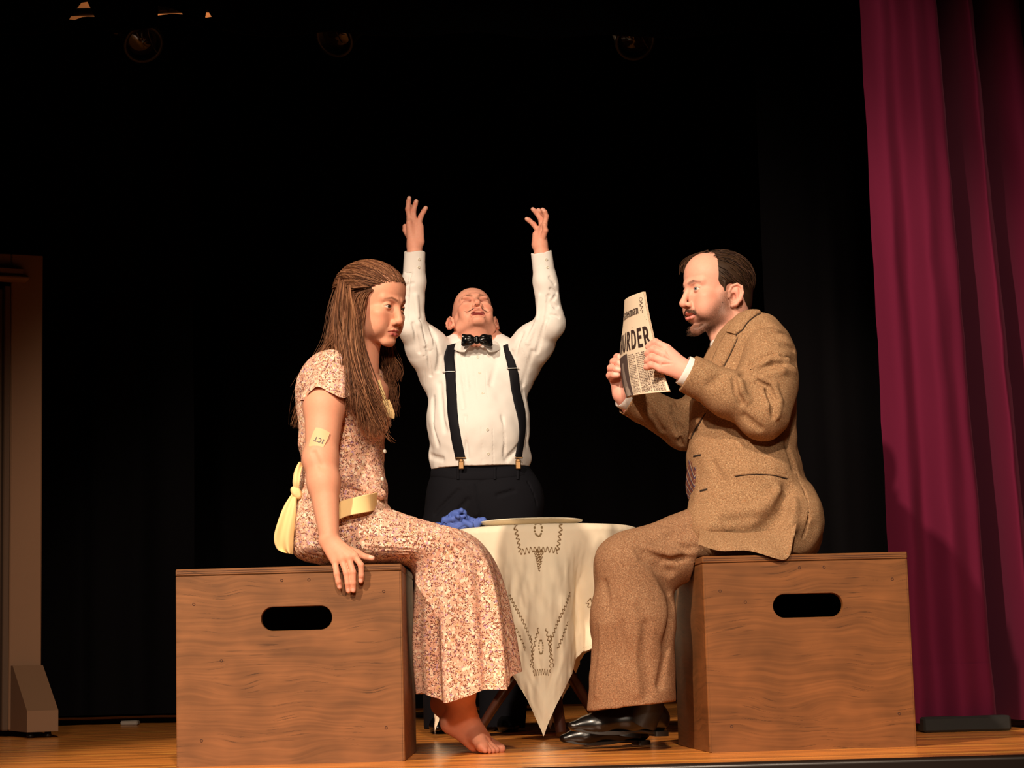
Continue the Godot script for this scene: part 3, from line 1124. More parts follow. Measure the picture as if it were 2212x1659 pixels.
func table() -> void:
	var o := thing("side_table", "small round wooden table on splayed legs between the two boxes", "table", TABLE)
	var g := Geo.new()
	g.lathe([Vector2(0, TABLE_H - 0.028), Vector2(TABLE_R - 0.02, TABLE_H - 0.028), Vector2(TABLE_R, TABLE_H - 0.018), Vector2(TABLE_R, TABLE_H - 0.008), Vector2(TABLE_R - 0.006, TABLE_H - 0.002), Vector2(0, TABLE_H - 0.002)], 64)
	part("tabletop", g.mesh(), M.dark_wood, o)
	g = Geo.new()
	g.lathe([Vector2(0, 0.2), Vector2(0.03, 0.2), Vector2(0.045, 0.24), Vector2(0.03, 0.32), Vector2(0.035, 0.5), Vector2(0.05, 0.6), Vector2(0.09, TABLE_H - 0.03)], 24)
	part("pedestal", g.mesh(), M.dark_wood, o)
	for k in 3:
		var an := deg_to_rad([200.0, -40.0, 80.0][k])
		var dir := Vector3(cos(an), 0, -sin(an)) * Vector3(1, 1, -1)
		g = Geo.new()
		var pts := PackedVector3Array()
		var rr := PackedFloat32Array()
		for i in 11:
			var t := i / 10.0
			pts.append(dir * (0.02 + 0.23 * t) + Vector3(0, 0.29 - 0.275 * pow(t, 1.5) - 0.02 * sin(t * PI), 0))
			rr.append(0.026 - 0.008 * t)
		g.tube(pts, rr, 12, true, 0.8)
		part("leg", g.mesh(), M.dark_wood, o)
	# the cloth: a square laid over the round top, one corner hanging towards the house
	var half := 0.71
	var turn := deg_to_rad(-90.0 - 2.5)
	var im := cloth_image()
	var px := func(u: float, v: float) -> Vector2: return Vector2((u / half * 0.5 + 0.5) * 1023.0, (v / half * 0.5 + 0.5) * 1023.0)
	# in cloth coordinates the front corner is (half, half); e runs from the centre to it, f across
	var ef := func(e: float, f: float) -> Vector2: return px.call((e + f) * 0.70711, (e - f) * 0.70711)
	for sgn: float in [1.0, -1.0]:
		stitches(im, ef.call(0.30, 0.074 * sgn), ef.call(0.40, 0.074 * sgn))
		stitches(im, ef.call(0.66, 0.02 * sgn + 0.01), ef.call(0.78, 0.075 * sgn))
		stitches(im, ef.call(0.52, 0.16 * sgn), ef.call(0.70, 0.055 * sgn))
		stitches(im, ef.call(0.62, 0.16 * sgn), ef.call(0.72, 0.10 * sgn))
		stitches(im, ef.call(0.44, 0.40 * sgn), ef.call(0.48, 0.30 * sgn))
		stitches(im, ef.call(0.53, 0.40 * sgn), ef.call(0.49, 0.30 * sgn))
	stitches(im, ef.call(0.40, -0.074), ef.call(0.40, 0.074), 6.0)
	stitches(im, ef.call(0.68, 0.055), ef.call(0.80, 0.055))
	stitches(im, ef.call(0.68, -0.055), ef.call(0.80, -0.055))
	stitches(im, ef.call(0.80, -0.055), ef.call(0.80, 0.045), 6.0)
	for r in 9:
		var wid := 0.018 * (1.0 - r / 9.0)
		stitches(im, ef.call(0.405 + 0.008 * r, -wid), ef.call(0.405 + 0.008 * r, wid + 0.002), 3.0)
	for k in 14:
		var an := TAU * k / 14.0
		for c in [[0.72, 0.0], [0.335, 0.0]]:
			var q: Vector2 = ef.call(c[0] + 0.022 * cos(an), c[1] + 0.012 * sin(an))
			blob(im, int(q.x), int(q.y), 3.0, Color(0.42, 0.32, 0.18), 0.8)
	for sgn in [[1, 1], [1, -1], [-1, 1], [-1, -1]]:
		for ed in 2:
			var p0: Vector2 = px.call(sgn[0] * half * 0.985, sgn[1] * half * 0.985)
			var p1: Vector2 = px.call(sgn[0] * half * 0.985 * (0.0 if ed == 0 else 1.0), sgn[1] * half * 0.985 * (1.0 if ed == 0 else 0.0))
			var s := 0.0
			while s < 1.0:
				var q := p0.lerp(p1, s)
				blob(im, int(q.x), int(q.y), 1.2, Color(0.62, 0.5, 0.33), 0.5)
				s += 0.012
	var cm := mat(Color(1, 1, 1), 0.9, 0.15)
	cm.albedo_texture = ImageTexture.create_from_image(im)
	cm.backlight_enabled = true
	cm.backlight = Color(0.25, 0.22, 0.17)
	var nz := noise(3.0, 21, 3)
	var cols := 361
	var rows := []
	var uvs := []
	var radial := [0.0, 0.5, 0.9, 0.985]
	for i in 60:
		var row := PackedVector3Array()
		var ur := []
		for j in cols:
			var ph := TAU * j / (cols - 1)
			var dir := Vector2(cos(ph), sin(ph))
			# ph = 45 degrees is the front corner
			var reach := half / maxf(absf(dir.x), absf(dir.y))
			var drop := reach - TABLE_R
			var rr := 0.0
			var y := TABLE_H + 0.004
			var flat_r := 0.0
			if i < 5:
				rr = TABLE_R * [0.0, 0.4, 0.8, 0.96, 1.0][i]
				flat_r = rr
				if i == 4: y -= 0.004
			else:
				var t := (i - 4) / 55.0
				var dwn := drop * t
				flat_r = TABLE_R + dwn
				var corner := fposmod(ph, PI / 2) - PI / 4          # angle from the nearest corner
				var wave := sin(ph * 11.0 + 0.7) * 0.45 + sin(ph * 7.0 + 2.0) * 0.4 + 0.35 * nz.get_noise_2d(ph * 3.0, dwn * 2.0)
				var amp := 0.034 * smoothstep(0.0, 0.25, dwn)
				# beside each corner the cloth folds back, the corner itself stands out flat
				var fold := exp(-pow(corner / 0.34, 2.0)) * 0.055 - exp(-pow((absf(corner) - 0.48) / 0.13, 2.0)) * 0.055
				rr = TABLE_R + 0.008 + amp * wave + fold * smoothstep(0.0, 0.3, dwn) - 0.02 * smoothstep(0.3, 0.7, dwn)
				y = TABLE_H - 0.006 - dwn * 0.985 + 0.004 * nz.get_noise_2d(ph * 6.0, dwn * 9.0)
				y = maxf(y, 0.012)
			var world_ph := turn - (ph - PI / 4)
			row.append(TABLE + Vector3(rr * cos(world_ph), y, -rr * sin(world_ph)))
			ur.append(Vector2(flat_r * dir.x / half * 0.5 + 0.5, flat_r * dir.y / half * 0.5 + 0.5))
		rows.append(row)
		uvs.append(ur)
	g = Geo.new()
	g.grid(rows, false, uvs)
	var cl := part("tablecloth", g.mesh(), cm, self)
	tag(cl, "cream tablecloth with brown openwork stitching, one corner hanging to the floor", "tablecloth")
	# plate and blue cloth
	g = Geo.new()
	g.lathe([Vector2(0, 0.004), Vector2(0.10, 0.004), Vector2(0.105, 0.0), Vector2(0.112, 0.0), Vector2(0.155, 0.016), Vector2(0.164, 0.019), Vector2(0.165, 0.023), Vector2(0.150, 0.021), Vector2(0.115, 0.008), Vector2(0.0, 0.007)], 64)
	var p := part("plate", g.mesh(), M.plate, self)
	p.position = TABLE + Vector3(-0.035, TABLE_H + 0.0045, 0.10)
	p.scale = Vector3(1.05, 1, 1.05)
	tag(p, "large cream china plate lying on the tablecloth", "plate")
	var fcl := Field.new()
	var r := RandomNumberGenerator.new()
	r.seed = 5
	for k in 26:
		var c := Vector3(r.randf_range(-0.075, 0.075), 0.0, r.randf_range(-0.04, 0.04))
		var hgt := maxf(0.055 * exp(-pow((c.x - 0.0) / 0.035, 2.0)), 0.012) * r.randf_range(0.6, 1.0) + (0.018 if c.x > 0.05 else 0.0)
		var e := Vector3(r.randf_range(-0.02, 0.02), r.randf_range(-0.008, 0.008), r.randf_range(-0.02, 0.02))
		fcl.cap(c + Vector3(0, hgt, 0) - e, c + Vector3(0, hgt, 0) + e, r.randf_range(0.006, 0.012), r.randf_range(0.005, 0.011), 0.008)
	fcl.cap(Vector3(0, 0.005, 0), Vector3(0.0, 0.045, 0), 0.030, 0.018, 0.02)
	fcl.cap(Vector3(-0.06, 0.005, 0), Vector3(0.06, 0.01, 0), 0.014, 0.014, 0.02)
	for k in 80:
		var c := Vector3(r.randf_range(-0.075, 0.075), r.randf_range(0.0, 0.06), r.randf_range(-0.01, 0.035))
		var e := Vector3(r.randf_range(-0.02, 0.02), r.randf_range(-0.02, 0.02), r.randf_range(-0.01, 0.01))
		fcl.crease(c - e, c + e, 0.0026, 0.0040 if k % 2 == 0 else -0.0030)
	fcl.half(Vector3(0, -0.0005, 0), Vector3(0, -1, 0), 0.3)
	var bl := soft("blue_cloth", [[fcl, 0.0022]], M.blue, self)
	bl.position = TABLE + Vector3(-0.285, TABLE_H + 0.0045, 0.13)
	tag(bl, "crumpled blue cloth lying on the tablecloth beside the plate", "cloth")

# ---------------------------------------------------------------- heads
# Head space: origin between the eyes' level and the ear line, x to the person's left, y up, z forward, metres.
func V(x: float, y: float, z: float) -> Vector3:
	return Vector3(x, y, z)

func skin_paint(f: Field, h: Dictionary) -> void:
	var red := lin(222, 128, 104)
	for s: float in [-1.0, 1.0]:
		f.paint(V(0.042 * s, -0.036, 0.075), V(0.055 * s, -0.028, 0.05), 0.012, 0.018, red, h.get("blush", 0.35))
		f.paint(V(0.031 * s, 0.008, 0.088), V(0.036 * s, 0.008, 0.088), 0.004, 0.010, h.get("lid_col", lin(196, 128, 104)), 0.5)
		f.paint(V(0.020 * s, -0.012, 0.09), V(0.040 * s, -0.013, 0.088), 0.002, 0.006, lin(190, 122, 104), 0.45)
	f.paint(V(0, -0.040, 0.118), V(0, -0.046, 0.114), 0.005, 0.012, red, 0.35)

func head_field(h: Dictionary) -> Field:
	var f := Field.new()
	f.base = h.skin
	f.mottle = 0.05
	var jw: float = h.get("jaw", 1.0)
	var fl: float = h.get("face_len", 1.0)          # chin drop
	# skull
	f.ell(V(0, 0.032, -0.012), V(0.0735, 0.082, 0.094), 0.02)
	f.ell(V(0, 0.045, 0.040), V(0.060, 0.058, 0.050), 0.03)                   # forehead
	f.ell(V(0, -0.020, -0.045), V(0.058, 0.055, 0.055), 0.03)                 # nape
	# face mask, cheeks, jaw
	f.ell(V(0, -0.030, 0.040), V(0.057 * jw, 0.068, 0.052), 0.025)
	for s: float in [-1.0, 1.0]:
		f.cap(V(0.056 * s * jw, -0.020, 0.012), V(0.053 * s * jw, -0.066 * fl, 0.010), 0.014, 0.014, 0.02)
		f.cap(V(0.052 * s * jw, -0.068 * fl, 0.014), V(0.013 * s, -0.103 * fl, 0.072), 0.015, 0.011, 0.02)
		f.ell(V(0.043 * s, -0.024, 0.063), V(0.021, 0.017, 0.020), 0.015)      # cheekbone
		f.ell(V(0.036 * s * jw, -0.055, 0.058), V(0.020, 0.026, 0.024), 0.02)  # cheek
		f.cap(V(0.009 * s, 0.017, 0.090), V(0.044 * s, 0.020, 0.071), 0.009 * h.get("brow", 1.0), 0.008, 0.012)
	f.ell(V(0, -0.101 * fl, 0.080), V(0.019, 0.013, 0.014), 0.014)             # chin
	if h.get("lower_back", 0.0) > 0.0: f.ell(V(0, -0.062, 0.074), V(0.028, 0.014, 0.021), 0.010)
	else: f.ell(V(0, -0.069, 0.075), V(0.028, 0.024, 0.022), 0.016)         # muzzle
	if h.has("cheek"):
		for s: float in [-1.0, 1.0]: f.ell(V(0.041 * s, -0.052, 0.047), V(0.021, 0.034, 0.032) * (h.cheek as float), 0.02)
	# eye sockets
	for s: float in [-1.0, 1.0]:
		f.ell(V(0.032 * s, -0.001, 0.098), V(0.020, 0.0135, 0.017), 0.012, Basis(), 1)
	# nose
	var nl: float = h.get("nose", 1.0)
	f.cap(V(0, 0.010, 0.087), V(0, -0.036, 0.090 + 0.019 * nl), 0.0075, 0.0088, 0.010)
	f.ell(V(0, -0.041 + h.get("tip_up", 0.0), 0.091 + 0.017 * nl), V(0.0115, 0.0100, 0.0105) * h.get("nose_tip", 1.0), 0.006)
	for s: float in [-1.0, 1.0]:
		f.ell(V(0.0125 * s, -0.044, 0.092 + 0.004 * nl), V(0.0072, 0.0080, 0.0100), 0.006)
		f.ell(V(0.0068 * s, -0.0520, 0.093 + 0.009 * nl), V(0.0036, 0.0040, 0.0060), 0.002, Basis(), 1)
		f.crease(V(0.021 * s, -0.042, 0.093), V(0.026 * s, -0.058, 0.088), 0.004, 0.0012 + h.get("fold", 0.0))
	f.crease(V(0, -0.053, 0.100), V(0, -0.060, 0.099), 0.003, 0.0012)
	# lips
	var gap: float = h.get("gap", 0.0)
	var lw: float = h.get("lip_w", 1.0)
	var lr: float = h.get("lip_r", 1.0)
	var lb: float = h.get("lower_back", 0.0)
	var cd: float = h.get("corner", 0.0)
	var mz := 0.0965
	for s: float in [-1.0, 1.0]:
		f.cap(V(0, -0.0655, mz), V(0.012 * s * lw, -0.0660, mz - 0.0025), 0.0048 * lr, 0.0046 * lr, 0.003)
		f.cap(V(0.012 * s * lw, -0.0660, mz - 0.0025), V(0.025 * s * lw, -0.0710 - cd, mz - 0.014), 0.0044 * lr, 0.0022, 0.004)
		f.cap(V(0, -0.0775 - gap, mz - 0.001 - lb), V(0.012 * s * lw, -0.0765 - gap, mz - 0.004 - lb), 0.0060 * lr, 0.0052 * lr, 0.003)
		f.cap(V(0.012 * s * lw, -0.0765 - gap, mz - 0.004 - lb), V(0.024 * s * lw, -0.0725 - gap * 0.4 - cd, mz - 0.014), 0.0048, 0.0022, 0.004)
		f.crease(V(0, -0.0712 - gap * 0.5, mz + 0.005), V(0.014 * s * lw, -0.0708 - gap * 0.5, mz + 0.001), 0.0017 + gap * 0.25, 0.0042)
		f.crease(V(0.014 * s * lw, -0.0708 - gap * 0.5, mz + 0.001), V(0.026 * s * lw, -0.0722 - cd, mz - 0.012), 0.0016 + gap * 0.15, 0.0034)
	if gap > 0.002:
		f.ell(V(0, -0.0715 - gap * 0.5, mz - 0.004), V(0.017 * lw, 0.0012 + gap * 0.55, 0.014), 0.002, Basis(), 1)
	f.crease(V(-0.014, -0.0885 - gap, 0.095), V(0.014, -0.0885 - gap, 0.095), 0.006, 0.0022)
	# eyelids: a shell round the eyeball with an almond opening
	var open: float = h.get("open", 0.0042)
	for s: float in [-1.0, 1.0]:
		var ec := V(0.0315 * s, -0.001, 0.0760)
		if h.has("squint"):
			f.ell(V(0.032 * s, 0.0, 0.094), V(0.0165, 0.0060, 0.014), 0.004, Basis(), 1)
			f.paint(V(0.020 * s, 0.0, 0.084), V(0.043 * s, 0.0, 0.078), 0.006, 0.004, lin(120, 58, 48), 0.85)
			continue
		f.ball(ec, 0.0142, 0.004)
		if open > 0.0:
			f.almond(ec + V(0.0005 * s, -0.0005, 0.004), 0.0142, open, Basis(Vector3.UP, 0.18 * s) * Basis(Vector3.BACK, -0.06 * s))
		f.crease(V(0.020 * s, 0.0085, 0.090), V(0.0315 * s, 0.0105, 0.0915), 0.0018, 0.0014)
		f.crease(V(0.0315 * s, 0.0105, 0.0915), V(0.045 * s, 0.0060, 0.083), 0.0018, 0.0014)
		f.crease(V(0.020 * s, -0.0125, 0.089), V(0.040 * s, -0.0140, 0.086), 0.0022, 0.0008)
	for s: float in [-1.0, 1.0]:
		# ear
		var ex := 0.0735 * s
		var eb := Basis(Vector3.UP, -0.42 * s) * Basis(Vector3.RIGHT, -0.16)
		var c := V(ex, -0.014 + h.get("ear_y", 0.0), -0.008)
		var pts := []
		var prof := [[0.010, -0.006], [0.012, 0.010], [0.006, 0.026], [-0.008, 0.033], [-0.022, 0.027], [-0.027, 0.010], [-0.022, -0.010], [-0.012, -0.024], [-0.001, -0.030]]
		for q in prof: pts.append(c + eb * V(0.011 * s * (1.0 + absf(q[1]) * 4.0), q[1], q[0] - 0.002))
		for k in pts.size() - 1:
			f.cap(pts[k], pts[k + 1], 0.0036 if k < 6 else 0.0048, 0.0036 if k < 5 else 0.0052, 0.003)
		f.ell(c + eb * V(0.0075 * s, 0.004, -0.010), V(0.0042, 0.028, 0.0165), 0.006, eb)
		f.ell(c + eb * V(0.004 * s, 0.0, -0.006), V(0.009, 0.020, 0.012), 0.008, eb)
		f.ell(c + eb * V(0.0125 * s, -0.005, -0.0035), V(0.0075, 0.0105, 0.0070), 0.004, eb, 1)
		f.cap(c + eb * V(0.0105 * s, 0.020, -0.012), c + eb * V(0.0105 * s, -0.012, -0.017), 0.0030, 0.0030, 0.004)
		f.ell(c + eb * V(0.0095 * s, -0.003, 0.008), V(0.0042, 0.0070, 0.0040), 0.004, eb)
		f.paint(c + eb * V(0.012 * s, -0.003, -0.004), c + eb * V(0.012 * s, 0.004, -0.006), 0.006, 0.008, lin(170, 80, 66), 0.6)
		f.paint(c + eb * V(0.010 * s, 0.03, -0.012), c + eb * V(0.010 * s, -0.02, -0.020), 0.008, 0.012, lin(226, 120, 104), 0.45)
	# neck
	if h.has("neck"):
		var nk: Array = h.neck
		f.cap(nk[0], nk[1], nk[2], nk[3], 0.028)
		if nk.size() > 4:
			for q in nk[4]: f.cap(q[0], q[1], q[2], q[3], 0.012)
	skin_paint(f, h)
	# mouth and brow colours
	var lc: Color = h.lips
	var la: float = h.get("lip_a", 0.85)
	for s: float in [-1.0, 1.0]:
		f.paint(V(0, -0.0660, mz + 0.003), V(0.012 * s * lw, -0.0668, mz), 0.0036, 0.0018, lc, la)
		f.paint(V(0.012 * s * lw, -0.0668, mz), V(0.025 * s * lw, -0.0718 - cd, mz - 0.012), 0.0030, 0.0016, lc, la)
		f.paint(V(0, -0.0770 - gap, mz + 0.003), V(0.012 * s * lw, -0.0763 - gap, mz), 0.0050, 0.0020, lc, la)
		f.paint(V(0.012 * s * lw, -0.0763 - gap, mz), V(0.024 * s * lw, -0.0728 - gap * 0.4 - cd, mz - 0.012), 0.0036, 0.0016, lc, la)
		f.paint(V(0, -0.0713 - gap * 0.5, mz), V(0.024 * s * lw, -0.0716 - gap * 0.3, mz - 0.010), 0.0010 + gap * 0.25, 0.0012, lin(96, 30, 28), 0.85)
		if gap > 0.005: f.paint(V(-0.012, -0.0715 - gap * 0.5, mz - 0.016), V(0.012, -0.0715 - gap * 0.5, mz - 0.016), gap * 0.62, 0.002, lin(120, 40, 36), 0.9)
		f.paint(V(0.0068 * s, -0.0520, 0.098 + 0.006 * nl), V(0.0068 * s, -0.050, 0.097 + 0.006 * nl), 0.0032, 0.0014, lin(90, 34, 28), 0.85)
		var bw: float = h.get("brow_w", 0.0032)
		var bl: float = h.get("brow_lift", 0.0)
		f.paint(V(0.013 * s, 0.0170 + bl * 0.3, 0.096), V(0.030 * s, 0.0215 + bl, 0.091), bw, 0.0022, h.brow_col, h.get("brow_a", 0.8), h.get("brow_speck", 0.3))
		f.paint(V(0.030 * s, 0.0215 + bl, 0.091), V(0.047 * s, 0.0165 + bl * 0.6, 0.077), bw * 0.7, 0.0020, h.brow_col, h.get("brow_a", 0.8), h.get("brow_speck", 0.3))
		# lash line
		f.paint(V(0.019 * s, 0.0006, 0.090), V(0.0315 * s, 0.0048, 0.0915), h.get("lash_w", 0.0008), 0.0013, h.get("lash", lin(70, 40, 34)), h.get("lash_a", 0.7))
		f.paint(V(0.0315 * s, 0.0048, 0.0915), V(0.046 * s, 0.0010, 0.083), h.get("lash_w", 0.0008), 0.0013, h.get("lash", lin(70, 40, 34)), h.get("lash_a", 0.7))
	return f

# eyeballs with iris and pupil; look is the gaze in head space
func eyes(parent: Node, xf: Transform3D, look: Vector3, iris: Color) -> void:
	for s: float in [-1.0, 1.0]:
		var g := Geo.new()
		var rows := []
		var cols := []
		for i in 25:
			var th := PI * i / 24.0
			if i < 14: th = 1.1 * i / 14.0
			else: th = 1.1 + (PI - 1.1) * (i - 14) / 10.0
			var row := PackedVector3Array()
			var cr := PackedColorArray()
			for j in 24:
				var an := TAU * j / 24.0
				row.append(Vector3(sin(th) * cos(an), sin(th) * sin(an), cos(th)) * 0.0125)
				var col := lin(212, 198, 188)
				if th < 0.20: col = lin(14, 10, 10)
				elif th < 0.54: col = iris
				elif th < 0.60: col = iris.lerp(lin(30, 26, 24), 0.5)
				cr.append(col)
			rows.append(row)
			cols.append(cr)
		g.grid(rows, true, [], cols, true)
		var o := part("eye", g.mesh(), M.shine, parent)
		var z := (xf.basis * look).normalized()
		var x := xf.basis.y.cross(z).normalized()
		o.transform = Transform3D(Basis(x, z.cross(x), z), xf * V(0.0315 * s, -0.001, 0.0760))

func head_xf(eye_mid: Vector3, yaw: float, pitch: float, roll: float, scale := 1.0) -> Transform3D:
	# pitch > 0 lifts the face; the origin is put so that the point between the eyes lands on eye_mid
	var b := Basis(Vector3.UP, yaw) * Basis(Vector3.RIGHT, -pitch) * Basis(Vector3.BACK, roll)
	b = b.scaled_local(Vector3.ONE * scale)
	return Transform3D(b, eye_mid - b * V(0, 0, 0.088))

# ---------------------------------------------------------------- limbs, hands, cloth and hair
# each finger: points from knuckle to tip with radii at both ends
func fingers(f: Field, list: Array, r: float, nail := Color(0, 0, 0, 0), nail_dir := Vector3.ZERO, knuckle := lin(214, 124, 102)) -> void:
	for q in list:
		var n: int = q.size()
		for i in n - 1:
			var ra := r * lerpf(1.08, 0.86, i / float(n - 1))
			var rb := r * lerpf(1.08, 0.86, (i + 1) / float(n - 1))
			f.cap(q[i], q[i + 1], ra, rb, 0.0035)
			if i > 0: f.paint(q[i] + nail_dir * r, q[i] + nail_dir * r * 1.01, r * 0.5, r * 1.0, knuckle, 0.5)
		if nail.a > 0.0:
			var d: Vector3 = (q[n - 1] - q[n - 2]).normalized()
			var up := (nail_dir - d * nail_dir.dot(d)).normalized()
			var c: Vector3 = q[n - 1] + up * r * 0.80
			f.paint(c - d * r * 0.5, c + d * r * 0.35, r * 0.52, r * 0.2, nail, nail.a)
			f.crease(c - d * r * 1.0 - up.cross(d) * r * 0.4, c - d * r * 1.0 + up.cross(d) * r * 0.4, r * 0.18, 0.0006)

func spline(pts: Array, n: int) -> PackedVector3Array:
	var out := PackedVector3Array()
	var k := pts.size()
	for i in n:
		var t := i / float(n - 1) * (k - 1)
		var j := mini(int(t), k - 2)
		var u := t - j
		var p0: Vector3 = pts[maxi(j - 1, 0)]
		var p1: Vector3 = pts[j]
		var p2: Vector3 = pts[j + 1]
		var p3: Vector3 = pts[mini(j + 2, k - 1)]
		out.append(0.5 * (2.0 * p1 + (p2 - p0) * u + (2.0 * p0 - 5.0 * p1 + 4.0 * p2 - p3) * u * u + (3.0 * p1 - p0 - 3.0 * p2 + p3) * u * u * u))
	return out

func lock(g: Geo, pts: PackedVector3Array, r0: float, r1: float, col: Color, sides := 5, flat := 0.6) -> void:
	var rr := PackedFloat32Array()
	var cc := PackedColorArray()
	var n := pts.size()
	for i in n:
		var t := i / float(n - 1)
		rr.append(lerpf(r0, r1, pow(t, 1.6)) * (0.55 + 0.45 * minf(1.0, t * 6.0)))
		cc.append(col * (0.92 + 0.16 * t))
	g.tube(pts, rr, sides, false, flat, Vector3.ZERO, cc)

# many strands that follow a guide and spread about it
func tress(g: Geo, guide: Array, count: int, spread: float, r: float, cols: Array, rnd: RandomNumberGenerator, n := 16, tip := 0.3, wav := 0.004) -> void:
	for k in count:
		var off := Vector3(rnd.randfn(), rnd.randfn() * 0.5, rnd.randfn()) * spread * 0.5
		var off2 := off * rnd.randf_range(0.5, 1.1) + Vector3(rnd.randfn(), rnd.randfn() * 0.6, rnd.randfn()) * spread * 0.25
		var pts := []
		var m := guide.size()
		for i in m:
			var t := i / float(m - 1)
			pts.append(guide[i] + off.lerp(off2, t) * smoothstep(-0.12, 0.25, t))
		var sp := spline(pts, n)
		var ph := rnd.randf() * TAU
		var fr := rnd.randf_range(6.0, 11.0)
		for i in n:
			var t := i / float(n - 1)
			sp[i] += Vector3(sin(ph + fr * t), 0.3 * sin(ph * 2.0 + fr * t), cos(ph * 1.7 + fr * t)) * wav * t
		var cut := int(n * rnd.randf_range(0.82, 1.0))
		var col: Color = cols[rnd.randi() % cols.size()]
		lock(g, sp.slice(0, maxi(cut, 4)), r * rnd.randf_range(0.7, 1.4), r * tip, col * rnd.randf_range(0.6, 1.35))

# rings given by two silhouette points each, a depth half-width and a squareness
func skirt_rows(rings: Array, sub: int, m: int, fold: Callable) -> Array:
	var outer := []
	var inner := []
	var dep := []
	var zoff := []
	for q in rings:
		outer.append(q[0]); inner.append(q[1]); dep.append(Vector3(q[2], q[3] if q.size() > 3 else 0.0, 0))
	var n := (rings.size() - 1) * sub + 1
	var so := spline(outer, n)
	var si := spline(inner, n)
	var sd := spline(dep, n)
	var rows := []
	for i in n:
		var c := (so[i] + si[i]) * 0.5
		var half := (so[i] - si[i]) * 0.5
		var row := PackedVector3Array()
		for j in m:
			var an := TAU * j / m
			var cx := cos(an)
			var sx := sin(an)
			var e := 0.8
			var pz := signf(cx) * pow(absf(cx), e)
			var pv := signf(sx) * pow(absf(sx), e)
			var p := c + half * pv + Vector3(0, 0, 1) * sd[i].x * pz + Vector3(0, 0, sd[i].y)
			var out := (half.normalized() * pv + Vector3(0, 0, 1) * pz).normalized()
			row.append(p + (fold.call(i / float(n - 1), an, out) as Vector3))
		rows.append(row)
	return rows

# a band lying along points on a surface; across gives the direction of its width
func band(pts: PackedVector3Array, width: float, thick: float, across: Array) -> Geo:
	var g := Geo.new()
	var rows := []
	var n := pts.size()
	for i in n:
		var t := (pts[mini(i + 1, n - 1)] - pts[maxi(i - 1, 0)]).normalized()
		var w: Vector3 = across[i] if across.size() > 1 else across[0]
		w = (w - t * w.dot(t)).normalized()
		var up := t.cross(w).normalized()
		var row := PackedVector3Array()
		for e in [[-0.5, -0.5], [-0.5, 0.3], [-0.46, 0.5], [0.46, 0.5], [0.5, 0.3], [0.5, -0.5]]:
			row.append(pts[i] + w * width * e[0] + up * thick * e[1])
		rows.append(row)
	g.grid(rows, true)
	g.fan(rows[0], (pts[0] - pts[1]).normalized())
	g.fan(rows[-1], (pts[-1] - pts[-2]).normalized())
	return g

# ---------------------------------------------------------------- laying details on a shape
# where the line of sight through a pixel of the photograph first meets the shape
func hit(f: Field, px: float, py: float, from := 4.9, out := 0.0) -> Vector3:
	var all := PackedInt32Array()
	for i in f.kind.size():
		if f.op[i] != 2: all.append(i)
	var p := P(px, py, from)
	var dir := (p - cam.position).normalized()
	var best := 1e9
	var where := p
	for k in 120:
		var d := f.at(p, all)
		if d < best:
			best = d
			where = p
		if d < 0.0006 or d > best + 0.4: break
		p += dir * clampf(d * 0.8, 0.002, 0.25)
	if best > 0.002:            # it passes beside the shape: the nearest point of the surface
		for k in 4: where -= slope(f, where) * f.at(where, all)
	return where - dir * out

func slope(f: Field, p: Vector3) -> Vector3:
	var all := PackedInt32Array()
	for i in f.kind.size():
		if f.op[i] != 2: all.append(i)
	var e := 0.004
	return Vector3(f.at(p + V(e, 0, 0), all) - f.at(p - V(e, 0, 0), all), f.at(p + V(0, e, 0), all) - f.at(p - V(0, e, 0), all), f.at(p + V(0, 0, e), all) - f.at(p - V(0, 0, e), all)).normalized()

# pressed folds: each is [width, depth, x, y, x, y ...] in pixels, laid on the surface
func folds(f: Field, list: Array, from := 4.9) -> void:
	var made := []
	for q in list:
		var pts := []
		for i in range(2, q.size(), 2): pts.append(hit(f, q[i], q[i + 1], from))
		made.append([pts, q[0], q[1] * (1.5 if absf(q[1]) > 0.0035 else 1.0)])
	for m in made: f.creases(m[0], m[1], m[2])

# a strip of cloth between two edges, lying on the shape
func strip_on(f: Field, edge_a: Array, edge_b: Array, thick: float, n := 20, m := 7, from := 4.9, lift := 0.0) -> Geo:
	var a := []
	var b := []
	for q in edge_a: a.append(hit(f, q[0], q[1], from))
	for q in edge_b: b.append(hit(f, q[0], q[1], from))
	var sa := spline(a, n)
	var sb := spline(b, n)
	var rows := []
	for i in n:
		var row := PackedVector3Array()
		var back := PackedVector3Array()
		for j in m:
			var t := j / float(m - 1)
			var p := sa[i].lerp(sb[i], t)
			var nn := slope(f, p)
			var all := PackedInt32Array()
			for k in f.kind.size():
				if f.op[k] != 2: all.append(k)
			p -= nn * f.at(p, all)
			var up := thick + lift
			if j == 0 or j == m - 1: up = thick * 0.55 + lift
			row.append(p + nn * up)
			back.append(p - nn * 0.002)
		back.reverse()
		row.append_array(back)
		rows.append(row)
	var g := Geo.new()
	g.grid(rows, true)
	g.fan(rows[0], (sa[0] - sa[1]).normalized())
	g.fan(rows[-1], (sa[-1] - sa[-2]).normalized())
	return g

# a small round button standing on a surface
func button(parent: Node, at: Vector3, n: Vector3, r: float, m: Material, called := "button") -> void:
	var g := Geo.new()
	g.lathe([Vector2(0, r * 0.25), Vector2(r * 0.55, r * 0.25), Vector2(r * 0.7, r * 0.42), Vector2(r * 0.95, r * 0.36), Vector2(r, r * 0.1), Vector2(r * 0.9, -r * 0.3)], 18)
	var b := part(called, g.mesh(), m, parent)
	b.position = at
	var x := n.cross(Vector3.UP if absf(n.y) < 0.9 else Vector3.RIGHT).normalized()
	b.basis = Basis(x, n, x.cross(n))

